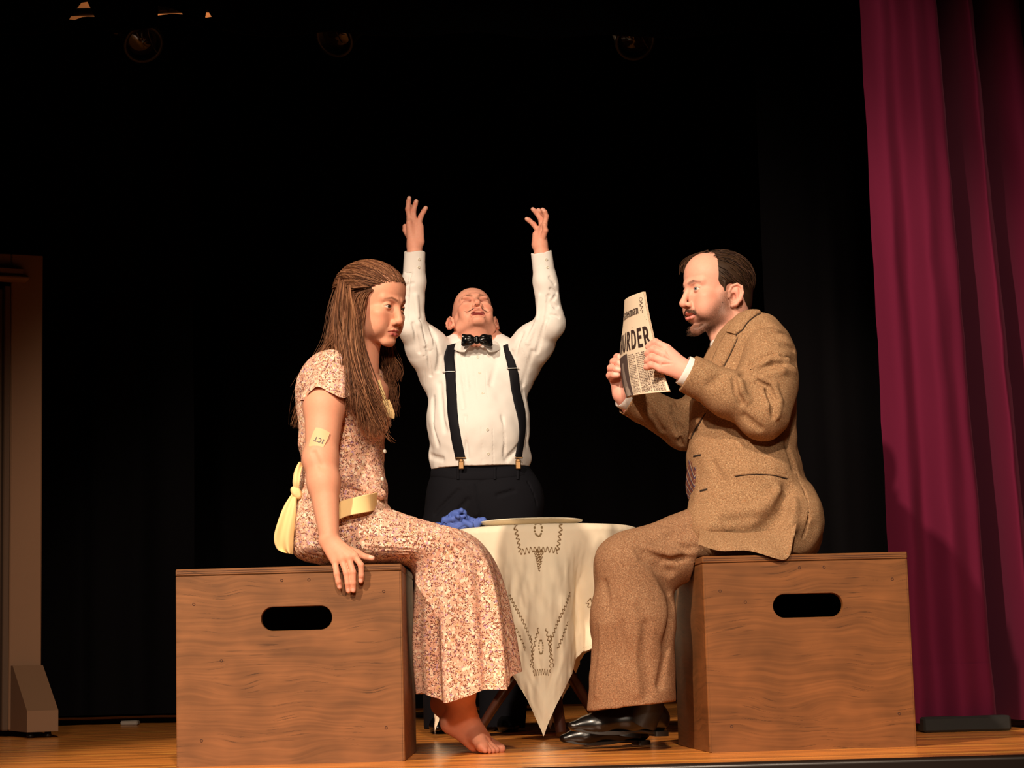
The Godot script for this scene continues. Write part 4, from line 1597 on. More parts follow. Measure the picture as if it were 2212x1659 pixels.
# ---------------------------------------------------------------- the seated woman
func woman() -> void:
	var o := thing("person", "woman in a flowered dress with long loose brown hair seated barefoot on the left box", "person")
	var skin := lin(220, 155, 127)
	var xf := head_xf(P(857, 664, 5.70), deg_to_rad(57), deg_to_rad(-12), deg_to_rad(0), 1.0)
	var inv := xf.affine_inverse()
	var neck0 := inv * P(768, 805, 5.76)
	var h := {"skin": skin, "jaw": 0.97, "face_len": 0.96, "nose": 0.80, "nose_tip": 0.90, "tip_up": 0.002, "cheek": 1.0, "lip_r": 0.82, "lips": lin(160, 74, 72), "brow_col": lin(112, 70, 52), "open": 0.0037, "blush": 0.4, "gap": 0.0, "lip_w": 0.95, "brow": 0.85, "brow_speck": 0.0, "brow_a": 0.9, "brow_lift": 0.002, "lash": lin(50, 28, 26), "lash_a": 0.95, "lash_w": 0.0012,
		"neck": [V(0, -0.045, -0.012), neck0, 0.047, 0.052, [[V(0.0, -0.03, -0.03), inv * P(780, 815, 5.76), 0.05, 0.05]]]}
	var f := head_field(h)
	# near arm and the hand on the box
	var sh := P(704, 815, 5.60)
	var el := P(694, 992, 5.535)
	var wr := P(711, 1160, 5.475)
	var a := Field.new()
	a.base = skin
	a.mottle = 0.05
	a.cap(sh.lerp(el, 0.12), sh.lerp(el, 0.35), 0.046, 0.054, 0.02)
	a.cap(sh.lerp(el, 0.35), el, 0.055, 0.042, 0.02)
	a.ball(el + V(-0.008, 0.0, 0.0), 0.042, 0.02)
	a.cap(el, el.lerp(wr, 0.3), 0.043, 0.042, 0.02)
	a.cap(el.lerp(wr, 0.3), wr, 0.042, 0.0265, 0.02)
	a.crease(el + V(-0.014, 0.012, 0.043), el + V(0.004, -0.028, 0.046), 0.009, 0.004)
	var kn := [P(723, 1212, 5.452), P(738, 1208, 5.446), P(753, 1204, 5.442), P(766, 1201, 5.445)]
	for k in 4:
		a.cap(wr + V(-0.010 + 0.007 * k, -0.012, 0.004), kn[k], 0.0175, 0.0115, 0.010)
		a.crease(kn[k].lerp(wr, 0.15) + V(0.008, 0.004, 0.012), kn[k].lerp(wr, 0.55) + V(0.006, 0.004, 0.014), 0.0035, 0.0009)
	fingers(a, [
		[kn[0], P(727.5, 1240, 5.438), P(731, 1257, 5.437), P(733.5, 1268, 5.442)],
		[kn[1], P(748, 1238, 5.434), P(751, 1260, 5.434), P(752.5, 1276, 5.440)],
		[kn[2], P(762.5, 1236, 5.432), P(763, 1259, 5.434), P(763.5, 1275, 5.440)],
		[kn[3], P(780, 1221, 5.434), P(780.5, 1243, 5.436), P(779.5, 1255, 5.441)]],
		0.0080, lin(238, 178, 160), V(0, 0.3, 1))
	var th := [P(742, 1192, 5.475), P(772, 1197, 5.478), P(790, 1203, 5.476), P(804, 1206, 5.474)]
	fingers(a, [th], 0.0088, lin(238, 178, 160), V(0, 0.6, 1))
	a.cap(P(722, 1180, 5.48), th[1], 0.018, 0.011, 0.012)
	a.paint(P(685, 1095, 5.49), P(690, 1150, 5.46), 0.006, 0.012, lin(170, 140, 120), 0.3)
	# far arm, mostly hidden
	var sh2 := P(806, 832, 5.90)
	var el2 := P(798, 985, 5.96)
	a.cap(sh2, el2, 0.046, 0.040, 0.02)
	a.cap(el2, P(800, 1100, 5.93), 0.040, 0.028, 0.02)
	# chest and shoulders under the dress, neckline skin
	var c := Field.new()
	c.base = skin
	c.mottle = 0.05
	c.cap(sh.lerp(sh2, 0.2), sh2, 0.040, 0.040, 0.04)
	c.cap(P(768, 800, 5.76), P(775, 845, 5.76), 0.05, 0.085, 0.04)
	c.cap(P(750, 900, 5.75), P(742, 1020, 5.75), 0.10, 0.095, 0.04)
	c.cap(P(735, 1100, 5.76), P(735, 1130, 5.76), 0.11, 0.12, 0.04)
	c.cap(P(735, 1130, 5.71), P(995, 1212, 5.72), 0.078, 0.046, 0.04)
	c.cap(P(735, 1130, 5.86), P(990, 1212, 5.88), 0.078, 0.046, 0.04)
	# lower legs and the bare foot on its toes
	var kn1 := P(1004, 1222, 5.74)
	var an1 := P(996, 1542, 5.86)
	var l := Field.new()
	l.base = lin(216, 148, 120)
	l.mottle = 0.05
	l.cap(kn1, kn1.lerp(an1, 0.4), 0.046, 0.052, 0.03)
	l.cap(kn1.lerp(an1, 0.4), an1, 0.052, 0.037, 0.03)
	l.cap(kn1.lerp(an1, 0.3) + V(-0.02, 0, -0.01), kn1.lerp(an1, 0.85) + V(-0.014, 0, 0), 0.052, 0.036, 0.03)
	l.cap(an1, P(975, 1560, 5.86), 0.036, 0.030, 0.02)                 # heel, lifted
	l.cap(an1, P(1040, 1598, 5.855), 0.037, 0.028, 0.02)
	l.cap(P(975, 1562, 5.86), P(1025, 1605, 5.86), 0.026, 0.024, 0.02)
	l.cap(P(1030, 1592, 5.83), P(1042, 1612, 5.80), 0.022, 0.018, 0.015)
	l.cap(P(1030, 1592, 5.86), P(1052, 1608, 5.89), 0.024, 0.018, 0.015)
	var toes := [[P(1038, 1611, 5.790), P(1048, 1621, 5.785), 0.0085], [P(1045, 1611, 5.808), P(1056, 1621.5, 5.800), 0.009], [P(1051, 1610, 5.828), P(1064, 1621, 5.820), 0.0095], [P(1056, 1608, 5.85), P(1072, 1620, 5.842), 0.010], [P(1058, 1604, 5.885), P(1082, 1617, 5.868), 0.0135]]
	for t in toes:
		l.cap(t[0], t[1], t[2] * 1.15, t[2], 0.004)
		l.paint(t[1], t[1] + V(0.001, 0, 0), 0.006, 0.012, lin(226, 130, 106), 0.5)
	l.ball(P(1012, 1535, 5.835), 0.014, 0.02)
	l.crease(P(1000, 1505, 5.83), P(975, 1545, 5.83), 0.006, 0.002)
	var kn2 := P(1000, 1215, 5.90)
	var an2 := P(958, 1520, 6.02)
	l.cap(kn2, kn2.lerp(an2, 0.4), 0.055, 0.05, 0.03)
	l.cap(kn2.lerp(an2, 0.4), an2, 0.05, 0.034, 0.03)
	l.cap(an2, P(1010, 1590, 6.0), 0.034, 0.024, 0.02)
	soft("body", [[f, 0.0018, xf], [a, 0.0028], [c, 0.008], [l, 0.0034]], M.skin, o)
	eyes(o, xf, V(-0.02, -0.07, 1), lin(62, 50, 40))
	woman_dress(o, sh, sh2)
	woman_hair(o, xf)
	# adhesive patch on the upper arm, lettered upside down
	var pc := hit(a, 689, 948, 5.2)
	var pn := slope(a, pc)
	var px := V(cos(deg_to_rad(157)), sin(deg_to_rad(157)), 0)
	px = (px - pn * px.dot(pn)).normalized()
	var py := pn.cross(px)
	var bend := func(p: Vector2, up: float) -> Vector3:
		return pc + px * p.x + py * p.y + pn * (up - (p.x * px.x + p.y * py.x) * (p.x * px.x + p.y * py.x) * 9.0 + 0.0015)
	var g := Geo.new()
	var rows := []
	for i in 9:
		var row := PackedVector3Array()
		for j in 9:
			var u := (i / 4.0 - 1.0)
			var v := (j / 4.0 - 1.0)
			var q := Vector2(u * 0.022 * (1.0 - 0.08 * v * v * absf(u)), v * 0.029 * (1.0 - 0.08 * u * u * absf(v)))
			row.append(bend.call(q, 0.0016))
		rows.append(row)
	g.grid(rows, false, [], [], false)
	var patch := part("arm_patch", g.mesh(), mat(Color(0.93, 0.69, 0.51), 0.6), o, "tan adhesive patch on the upper arm")
	var tm := TextMesh.new()
	tm.text = "ICT"
	var sf := SystemFont.new()
	sf.font_names = PackedStringArray(["Droid Sans"])
	sf.font_weight = 700
	tm.font = sf
	tm.font_size = 32
	tm.pixel_size = 0.0185 / 32.0
	tm.depth = 0.0
	var arr := tm.surface_get_arrays(0)
	g = Geo.new()
	for q in arr[Mesh.ARRAY_VERTEX]:
		g.v.append(bend.call(Vector2(q.x - 0.003, q.y + 0.004), 0.0022)); g.n.append(pn); g.uv.append(Vector2.ZERO); g.c.append(Color.WHITE)
	g.ix = arr[Mesh.ARRAY_INDEX]
	part("lettering", g.mesh(), M.black, patch)

func woman_dress(o: Node3D, sh: Vector3, sh2: Vector3) -> void:
	var d := Field.new()
	# bodice: rib cage, bust, gathered waist, hips
	var ax := (sh2 - sh).normalized()                # across the shoulders
	d.cap(P(716, 812, 5.66), P(796, 830, 5.85), 0.062, 0.058, 0.04)
	d.cap(P(712, 800, 5.625), P(700, 845, 5.63), 0.050, 0.05, 0.04)
	d.cap(P(690, 830, 5.68), P(690, 960, 5.69), 0.055, 0.055, 0.05)
	d.cap(P(722, 850, 5.72), P(745, 850, 5.78), 0.095, 0.095, 0.05)
	d.cap(P(748, 900, 5.74), P(742, 1010, 5.75), 0.108, 0.104, 0.05)
	d.ell(P(793, 905, 5.70), V(0.062, 0.060, 0.062), 0.03)
	d.ell(P(800, 905, 5.83), V(0.060, 0.058, 0.060), 0.03)
	d.cap(P(740, 1010, 5.75), P(738, 1070, 5.75), 0.104, 0.118, 0.04)
	d.cap(P(738, 1080, 5.74), P(740, 1130, 5.75), 0.118, 0.125, 0.04)
	d.ell(P(690, 1140, 5.70), V(0.072, 0.095, 0.10), 0.04)
	d.ell(P(795, 1050, 5.72), V(0.042, 0.030, 0.07), 0.03)
	d.cap(P(752, 1040, 5.615), P(822, 1068, 5.66), 0.012, 0.014, 0.02)
	# folds
	for q in [[[720, 1035, 5.64], [790, 1075, 5.62], 0.007, 0.010], [[728, 952, 5.63], [832, 962, 5.64], 0.006, 0.007], [[770, 1020, 5.63], [828, 1048, 5.66], 0.006, 0.006], [[742, 885, 5.63], [738, 960, 5.62], 0.006, 0.005], [[752, 900, 5.63], [752, 950, 5.62], 0.005, 0.004], [[768, 900, 5.62], [764, 950, 5.62], 0.005, 0.004], [[730, 975, 5.63], [820, 990, 5.63], 0.010, -0.004], [[655, 850, 5.68], [652, 960, 5.68], 0.010, -0.004]]:
		d.crease(P(q[0][0], q[0][1], q[0][2]), P(q[1][0], q[1][1], q[1][2]), q[2], q[3])
	for k in 13:
		var x := 725.0 + 8.5 * k
		d.crease(P(x, 950, 5.63), P(x - 3, 928, 5.62), 0.0028, 0.0022)
		d.crease(P(x, 955, 5.63), P(x + 2, 980, 5.63), 0.0028, 0.0022)
	d.rough = 0.004
	d.rough_noise = noise(14.0, 4, 2)
	# open neck
	d.cutcap(P(790, 770, 5.72), P(834, 868, 5.74), 0.052, 0.016, 0.01)
	var bod := soft("dress", [[d, 0.004]], M.floral, o, "flowered cotton dress with flutter sleeves")
	# skirt over the lap and down past the knees
	var rings := [
		[P(826, 1040, 5.75), P(650, 1040, 5.75), 0.118], [P(832, 1075, 5.75), P(640, 1085, 5.75), 0.142], [P(846, 1100, 5.75), P(634, 1150, 5.75), 0.165],
		[P(890, 1117, 5.75), P(648, 1208, 5.75), 0.175, 0.0], [P(945, 1133, 5.76), P(760, 1222, 5.75), 0.172, 0.0], [P(1000, 1148, 5.77), P(868, 1220, 5.75), 0.168], [P(1040, 1172, 5.79), P(893, 1248, 5.76), 0.162, 0.0],
		[P(1066, 1212, 5.79), P(894, 1290, 5.76), 0.160], [P(1082, 1270, 5.79), P(895, 1335, 5.77), 0.158], [P(1095, 1345, 5.79), P(896, 1385, 5.78), 0.162], [P(1106, 1415, 5.79), P(899, 1435, 5.79), 0.168], [P(1112, 1462, 5.79), P(905, 1490, 5.79), 0.172]]
	var nz := noise(2.2, 15, 2)
	var fold := func(t: float, an: float, out: Vector3) -> Vector3:
		var hang := smoothstep(0.5, 0.85, t)
		var lapz := smoothstep(0.08, 0.2, t) * (1.0 - smoothstep(0.4, 0.55, t))
		var w := hang * (0.014 * sin(an * 7.0 + 0.6 + t * 2.0) + 0.008 * sin(an * 13.0 + t * 5.0)) + lapz * 0.006 * nz.get_noise_2d(an * 3.0, t * 10.0)
		var p := out * w
		# the hem falls lowest on the near side
		var low := smoothstep(0.8, 1.0, t) * (0.035 * cos(an) - 0.01 * sin(an * 5.0))
		return p - Vector3(0, low, 0)
	var rows := skirt_rows(rings, 7, 144, fold)
	var g := Geo.new()
	g.grid(rows, true, [], [], true)
	# a turned hem, and the inside seen from below
	var edge := []
	for k in 4:
		var row := PackedVector3Array()
		for j in 144:
			var p: Vector3 = rows[-1 - [0, 0, 2, 6][k]][j]
			var c: Vector3 = (rows[-1][0] + rows[-1][72]) * 0.5
			row.append(p + (Vector3(c.x, p.y, c.z) - p).normalized() * [0.0, 0.004, 0.005, 0.005][k])
		edge.append(row)
	g.grid(edge, true, [], [], true)
	part("skirt", g.mesh(), M.floral, bod)
	# slip showing under the hem
	# near sleeve: a short flared cap
	for s in 2:
		var top: Vector3 = [P(718, 776, 5.635), P(800, 802, 5.86)][s]
		var low: Vector3 = [P(706, 868, 5.575), P(806, 868, 5.89)][s]
		var axis := (low - top).normalized()
		var side := axis.cross(V(0, 0, 1)).normalized()
		var fwd := side.cross(axis).normalized()
		rows = []
		for i in 15:
			var t := i / 14.0
			var row := PackedVector3Array()
			for j in 72:
				var an := TAU * j / 72.0
				var r := lerpf(0.046, 0.066, pow(t, 0.8)) * (1.0 + 0.07 * t * sin(an * 6.0 + 1.0) + 0.04 * t * sin(an * 11.0))
				if t < 0.3: r *= sqrt(t / 0.3) * 0.96 + 0.04
				var dip := 0.018 * t * sin(an * 3.0 + 0.9) - 0.012 * t * cos(an * 2.0 + 0.4)
				row.append(top + axis * (top.distance_to(low) * t + dip) + (side * cos(an) * 1.0 + fwd * sin(an) * 0.95) * r)
			rows.append(row)
		g = Geo.new()
		g.grid(rows, true)
		var inn := []
		for i in 5:
			var row := PackedVector3Array()
			for j in 72:
				var p: Vector3 = rows[14 - i][j]
				row.append(p.lerp(top + axis * (p - top).dot(axis), 0.05 if i > 0 else 0.0))
			inn.append(row)
		g.grid(inn, true)
		part("sleeve", g.mesh(), M.floral, bod)
	# collar trim and little bow at the neck
	g = band(PackedVector3Array([P(818, 822, 5.695), P(823, 838, 5.685), P(829, 856, 5.68), P(833, 872, 5.68)]), 0.010, 0.003, [V(1, 0.2, 0.3)])
	part("neck_trim", g.mesh(), M.yellow, bod, "yellow trim of the neckline")
	g = band(PackedVector3Array([P(829, 866, 5.675), P(833, 880, 5.655), P(838, 893, 5.65), P(837, 899, 5.655)]), 0.022, 0.004, [V(1, 0.3, 0.25)])
	part("neck_bow", g.mesh(), M.yellow, bod, "small yellow bow at the neckline")
	g = band(PackedVector3Array([P(835, 866, 5.685), P(841, 880, 5.68), P(846, 895, 5.68), P(845, 903, 5.685)]), 0.018, 0.004, [V(1, 0.3, 0.1)])
	part("bow_end", g.mesh(), M.yellow, bod)
	# sash across the lap and its bow behind
	var pts := spline([P(722, 1109, 5.56), P(745, 1098, 5.555), P(775, 1091, 5.56), P(800, 1086, 5.585), P(813, 1082, 5.64)], 17)
	g = band(pts, 0.047, 0.003, [V(0.1, 1, -0.25)])
	part("sash", g.mesh(), M.yellow, bod, "pale yellow sash tied round the waist")
	var bowk := Field.new()
	bowk.ball(P(640, 1064, 5.655), 0.013, 0.006)
	bowk.cap(P(636, 1058, 5.655), P(645, 1070, 5.655), 0.011, 0.011, 0.006)
	for q in [[634, 1056, 640, 1072], [641, 1054, 646, 1070]]: bowk.crease(P(q[0], q[1], 5.64), P(q[2], q[3], 5.64), 0.003, 0.004)
	var knot := soft("sash_bow", [[bowk, 0.0022]], M.yellow, bod, "yellow bow and tails hanging behind the hip")
	drape_between(bod, "bow_tail", [P(632, 1064, 5.655), P(614, 1092, 5.65), P(600, 1128, 5.65), P(592, 1162, 5.66), P(599, 1186, 5.67), P(614, 1194, 5.67)], [P(641, 1068, 5.655), P(640, 1096, 5.64), P(637, 1130, 5.64), P(634, 1160, 5.645), P(633, 1182, 5.65), P(632, 1197, 5.655)], 3.0, 0.009, 0.4)
	drape_between(bod, "bow_tail", [P(636, 1066, 5.68), P(628, 1090, 5.69), P(618, 1120, 5.70), P(612, 1150, 5.71)], [P(646, 1068, 5.67), P(645, 1092, 5.675), P(643, 1120, 5.68), P(641, 1150, 5.69)], 2.0, 0.006, 1.4)
	drape_between(bod, "bow_loop", [P(634, 1058, 5.655), P(632, 1040, 5.65), P(636, 1018, 5.66), P(645, 1000, 5.68), P(650, 998, 5.70)], [P(645, 1058, 5.65), P(647, 1042, 5.64), P(649, 1024, 5.645), P(652, 1010, 5.665), P(655, 1006, 5.69)], 1.5, 0.008, 0.0)
	# buttons down the front
	for q in [[826, 1035, 5.64], [831, 975, 5.65]]:
		g = Geo.new()
		g.lathe([Vector2(0, 0.003), Vector2(0.004, 0.003), Vector2(0.006, 0.0015), Vector2(0.006, 0.0)], 14)
		var b := part("button", g.mesh(), M.pearl, bod)
		b.position = P(q[0], q[1], q[2])
		b.basis = Basis(Quaternion(V(0, 1, 0), V(0.8, 0.1, 0.6).normalized()))

func woman_hair(o: Node3D, xf: Transform3D) -> void:
	var r := RandomNumberGenerator.new()
	r.seed = 41
	var cols := [lin(98, 62, 42), lin(124, 82, 56), lin(78, 48, 33), lin(146, 102, 74), lin(108, 70, 48)]
	# cap over the skull behind the hairline
	var f := Field.new()
	f.base = lin(78, 48, 32)
	f.ell(V(0, 0.034, -0.014), V(0.0805, 0.0835, 0.106), 0.02)
	f.ell(V(0, -0.03, -0.065), V(0.066, 0.075, 0.05), 0.03)
	f.cutcap(V(0, 0.005, 0.112), V(0, -0.05, 0.10), 0.072, 0.07, 0.008)
	for s: float in [-1.0, 1.0]:
		f.cutcap(V(0.075 * s, -0.01, 0.060), V(0.075 * s, -0.09, 0.05), 0.042, 0.055, 0.008)
	for k in 60:
		var an := r.randf_range(-1.4, 1.4)
		var p0 := V(0.08 * sin(an), 0.045 + 0.080 * cos(an), 0.05)
		f.crease(p0, V(p0.x * 0.8, p0.y * 0.75, -0.10), 0.0025, 0.002)
	var cap := soft("hair", [[f, 0.0025, xf]], M.hair, o, "long brown hair half pinned back")
	var g := Geo.new()
	var c := V(0, 0.034, -0.014)
	var rad := V(0.083, 0.0855, 0.1095)
	# swept from the hairline to the pin at the back
	for k in 700:
		var u := r.randf_range(-1.0, 1.0)
		var an := u * 1.45
		var start := V(0.072 * sin(an), 0.030 + 0.044 * cos(an) + r.randf_range(-0.002, 0.006), 0.086 * cos(an) + 0.008)
		var d0 := ((start - c) / rad).normalized()
		var d1 := V(r.randf_range(-0.35, 0.35), r.randf_range(-0.1, 0.45), -1.0).normalized()
		var pts := PackedVector3Array()
		var lift := r.randf_range(0.99, 1.05)
		for i in 12:
			var t := i / 11.0
			var dd := d0.slerp(d1, t)
			pts.append(xf * (c + dd * rad * (lift + 0.035 * sin(t * PI))))
		lock(g, pts, 0.0016, 0.0012, cols[r.randi() % 5] * r.randf_range(0.7, 1.2))
	# long hair: guides from the back of the head, over the shoulder and down the back
	var back := xf * V(-0.072, 0.035, -0.055)
	var guides := [
		[[xf * V(-0.079, 0.045, -0.03), P(756, 690, 5.645), P(760, 760, 5.605), P(783, 840, 5.585), P(806, 905, 5.60), P(828, 948, 5.61)], 60, 0.022],
		[[xf * V(-0.081, 0.03, -0.022), P(765, 690, 5.63), P(770, 750, 5.605), P(792, 830, 5.60), P(820, 890, 5.615), P(832, 935, 5.62)], 50, 0.018],
		[[xf * V(-0.078, 0.055, -0.05), P(744, 680, 5.66), P(756, 760, 5.615), P(768, 830, 5.585), P(786, 900, 5.59), P(800, 950, 5.60)], 50, 0.022],
		[[xf * V(-0.070, 0.06, -0.07), P(738, 670, 5.68), P(738, 740, 5.645), P(742, 800, 5.60), P(757, 860, 5.575), P(770, 905, 5.59)], 40, 0.020],
		[[xf * V(-0.060, 0.06, -0.085), P(733, 670, 5.71), P(726, 730, 5.69), P(700, 770, 5.645), P(672, 820, 5.65), P(655, 880, 5.67)], 34, 0.018],
		[[xf * V(-0.035, 0.06, -0.10), P(728, 670, 5.75), P(716, 740, 5.745), P(690, 790, 5.73), P(662, 840, 5.72), P(640, 935, 5.72)], 30, 0.02],
		[[xf * V(0.0, 0.06, -0.105), P(735, 665, 5.80), P(722, 740, 5.80), P(700, 800, 5.79), P(672, 860, 5.78), P(645, 930, 5.76)], 30, 0.025],
		[[xf * V(0.07, 0.03, -0.06), P(800, 700, 5.84), P(815, 770, 5.86), P(835, 820, 5.82), P(842, 860, 5.80), P(843, 910, 5.76)], 60, 0.022],
		[[xf * V(0.075, 0.02, -0.02), P(835, 720, 5.82), P(842, 765, 5.82), P(850, 800, 5.80), P(848, 830, 5.79)], 40, 0.018],
	]
	for q in guides:
		tress(g, q[0], int(q[1] * 3.6), q[2], 0.0013, cols, r, 22, 0.3, 0.012)
	tress(g, [xf * V(-0.068, 0.036, 0.046), xf * V(-0.078, 0.012, 0.022), P(770, 700, 5.625), P(766, 760, 5.60), P(786, 840, 5.59), P(815, 900, 5.60)], 150, 0.014, 0.0013, cols, r, 22, 0.3, 0.010)
	tress(g, [xf * V(-0.074, 0.032, 0.028), xf * V(-0.080, 0.008, 0.012), P(770, 700, 5.63), P(764, 760, 5.605), P(780, 840, 5.585), P(800, 905, 5.60)], 150, 0.014, 0.0013, cols, r, 22, 0.3, 0.010)
	# a few that have come loose
	tress(g, [xf * V(-0.05, 0.06, -0.08), P(735, 650, 5.7), P(718, 745, 5.70), P(672, 790, 5.70), P(640, 850, 5.7), P(628, 925, 5.70)], 8, 0.03, 0.0010, cols, r, 18, 0.3, 0.008)
	tress(g, [P(785, 600, 5.7), P(775, 575, 5.7), P(790, 568, 5.7), P(805, 578, 5.70)], 3, 0.01, 0.0007, cols, r, 14, 0.3, 0.003)
	tress(g, [P(816, 915, 5.62), P(838, 948, 5.62), P(850, 955, 5.64)], 6, 0.012, 0.0012, cols, r, 10, 0.3, 0.003)
	# twist at the temple
	for s: float in [-1.0, 1.0]:
		tress(g, [xf * V(0.069 * s, 0.044, 0.036), xf * V(0.079 * s, 0.040, 0.015), xf * V(0.082 * s, 0.034, -0.02), xf * V(0.072 * s, 0.045, -0.062)], 36, 0.012, 0.0022, cols, r, 14, 0.6, 0.003)
	part("strands", g.mesh(), M.hair, cap)

# a hanging piece of cloth between two edges, with soft pleats
func drape_between(parent: Node, called: String, ea: Array, eb: Array, pleats: float, depth: float, phase: float) -> void:
	var sa := spline(ea, 24)
	var sb := spline(eb, 24)
	var rows := []
	for i in 24:
		var t := i / 23.0
		var row := PackedVector3Array()
		for k in 26:
			var u := k / 25.0 if k < 13 else 0.0
			u = k / 12.0 if k < 13 else (25 - k) / 12.0
			var out := V(0, 0, depth * (0.25 + 0.75 * t) * (sin(u * TAU * pleats * 0.5 + phase + t * 1.2) + 0.8 * sin(u * PI)))
			row.append(sa[i].lerp(sb[i], u) + out + (V(0, 0, 0) if k < 13 else V(0, 0, -0.003)))
		rows.append(row)
	var g := Geo.new()
	g.grid(rows, true)
	g.fan(rows[0], V(0, 1, 0))
	g.fan(rows[-1], V(0, -1, 0))
	part(called, g.mesh(), M.yellow, parent)

# ---------------------------------------------------------------- the waiter with raised arms
func waiter() -> void:
	var o := thing("person", "bald man in a white shirt and dark braces behind the table, both arms raised", "person")
	var D := 7.72
	var skin := lin(226, 160, 136)
	var xf := head_xf(P(1027, 648, D - 0.03), deg_to_rad(10), deg_to_rad(42), deg_to_rad(0), 1.03)
	var inv := xf.affine_inverse()
	var h := {"skin": skin, "jaw": 1.06, "nose": 0.95, "nose_tip": 1.0, "lower_back": 0.012, "lips": lin(206, 118, 106), "lip_a": 0.7, "brow_col": lin(112, 78, 56), "brow_a": 0.85, "brow_w": 0.0045, "brow": 1.5, "brow_lift": -0.002, "open": 0.0, "squint": true, "gap": 0.016, "corner": 0.011, "face_len": 1.05, "fold": 0.0025, "lash_a": 0.0, "blush": 0.7,
		"neck": [V(0, -0.02, -0.02), inv * P(1030, 760, D + 0.06), 0.062, 0.064, [[V(0, -0.075, 0.045), inv * P(1030, 745, D + 0.0), 0.040, 0.052], [V(0.035, -0.06, 0.02), inv * P(1040, 735, D + 0.03), 0.030, 0.05], [V(-0.035, -0.06, 0.02), inv * P(1020, 735, D + 0.03), 0.030, 0.05]]]}
	var f := head_field(h)
	# screwed-up face: bags, frown, stubble smudges
	for s: float in [-1.0, 1.0]:
		f.ell(V(0.034 * s, -0.016, 0.080), V(0.016, 0.0065, 0.010), 0.006)
		f.ell(V(0.030 * s, 0.014, 0.087), V(0.017, 0.0060, 0.0090), 0.006)
		f.crease(V(0.006 * s, 0.010, 0.096), V(0.009 * s, 0.026, 0.094), 0.003, 0.0025)
		f.crease(V(0.020 * s, -0.010, 0.090), V(0.044 * s, -0.010, 0.078), 0.0022, 0.0022)
		f.crease(V(0.018 * s, -0.030, 0.094), V(0.038 * s, -0.066, 0.080), 0.005, 0.004)
		f.paint(V(0.030 * s, -0.085, 0.078), V(0.034 * s, -0.100, 0.065), 0.004, 0.008, lin(130, 84, 66), 0.5, 0.6)
		f.paint(V(0.011 * s, 0.0130, 0.097), V(0.030 * s, 0.0185, 0.095), 0.0045, 0.003, lin(112, 76, 54), 0.75, 0.4)
		f.paint(V(0.030 * s, 0.0185, 0.095), V(0.047 * s, 0.019, 0.080), 0.004, 0.003, lin(112, 76, 54), 0.7, 0.4)
	for s: float in [-1.0, 1.0]:
		f.ell(V(0.033 * s, -0.0115, 0.081), V(0.015, 0.0055, 0.0095), 0.004)
	for k in 3: f.crease(V(-0.03, 0.046 + 0.010 * k, 0.088), V(0.03, 0.046 + 0.010 * k, 0.088), 0.003, 0.0010)
	f.paint(V(-0.02, -0.112, 0.06), V(0.03, -0.108, 0.06), 0.02, 0.02, lin(190, 128, 104), 0.55, 0.5)
	f.paint(V(-0.018, -0.060, 0.098), V(0.018, -0.060, 0.098), 0.003, 0.004, lin(120, 92, 66), 0.55, 0.4)
	f.paint(V(0, -0.062, 0.100), V(0, -0.061, 0.100), 0.008, 0.006, lin(150, 116, 84), 0.4)
	# hands and forearms
	var shr := P(950, 790, D + 0.03)
	var elr := P(889, 705, D - 0.10)
	var wrr := P(896, 548, D - 0.14)
	var shl := P(1112, 786, D + 0.03)
	var ell := P(1190, 700, D - 0.10)
	var wrl := P(1170, 550, D - 0.14)
	var hd := D - 0.14
	var a := Field.new()
	a.base = skin
	a.mottle = 0.06
	a.cap(elr, wrr, 0.042, 0.026, 0.02)
	a.cap(wrr, P(895, 530, hd), 0.0265, 0.026, 0.012)
	var kr := [P(884, 482, hd - 0.012), P(885, 472, hd + 0.004), P(894, 473, hd + 0.006), P(905, 482, hd + 0.002)]
	for k in 4: a.cap(P(891 + 3.0 * k, 532, hd), kr[k], 0.019, 0.0115, 0.012)
	a.cap(P(908, 522, hd), P(908, 490, hd), 0.016, 0.012, 0.012)
	fingers(a, [
		[kr[1], P(881, 452, hd), P(882.5, 436, hd + 0.004), P(884, 428, hd + 0.008)],
		[kr[2], P(893, 456, hd + 0.008), P(897, 442, hd + 0.010), P(899, 435, hd + 0.013)],
		[kr[3], P(909, 468, hd), P(915, 457, hd + 0.003), P(919.5, 449.5, hd + 0.006)],
		[kr[0], P(885, 462, hd + 0.022), P(886, 450, hd + 0.034), P(887, 446, hd + 0.044)]], 0.0098, lin(236, 180, 160), V(0, 0, 1))
	fingers(a, [[P(884, 512, hd + 0.012), P(876, 498, hd + 0.016), P(875, 489, hd + 0.020)]], 0.011)
	for k in 3: a.crease(kr[k + 1].lerp(wrr, 0.1) + V(0, 0, 0.012), kr[k + 1].lerp(wrr, 0.55) + V(0, 0, 0.018), 0.004, -0.0016)
	# his left hand, fingers bent inwards
	a.cap(ell, wrl, 0.042, 0.026, 0.02)
	a.cap(wrl, P(1168, 530, hd), 0.0265, 0.026, 0.012)
	var kl := [P(1175, 489, hd + 0.006), P(1170, 492, hd + 0.008), P(1163, 500, hd + 0.006), P(1176, 486, hd - 0.014)]
	for k in 4: a.cap(P(1170 - 2.0 * k, 532, hd), kl[k], 0.019, 0.0120, 0.012)
	a.cap(P(1157, 528, hd), P(1156, 506, hd), 0.014, 0.010, 0.012)
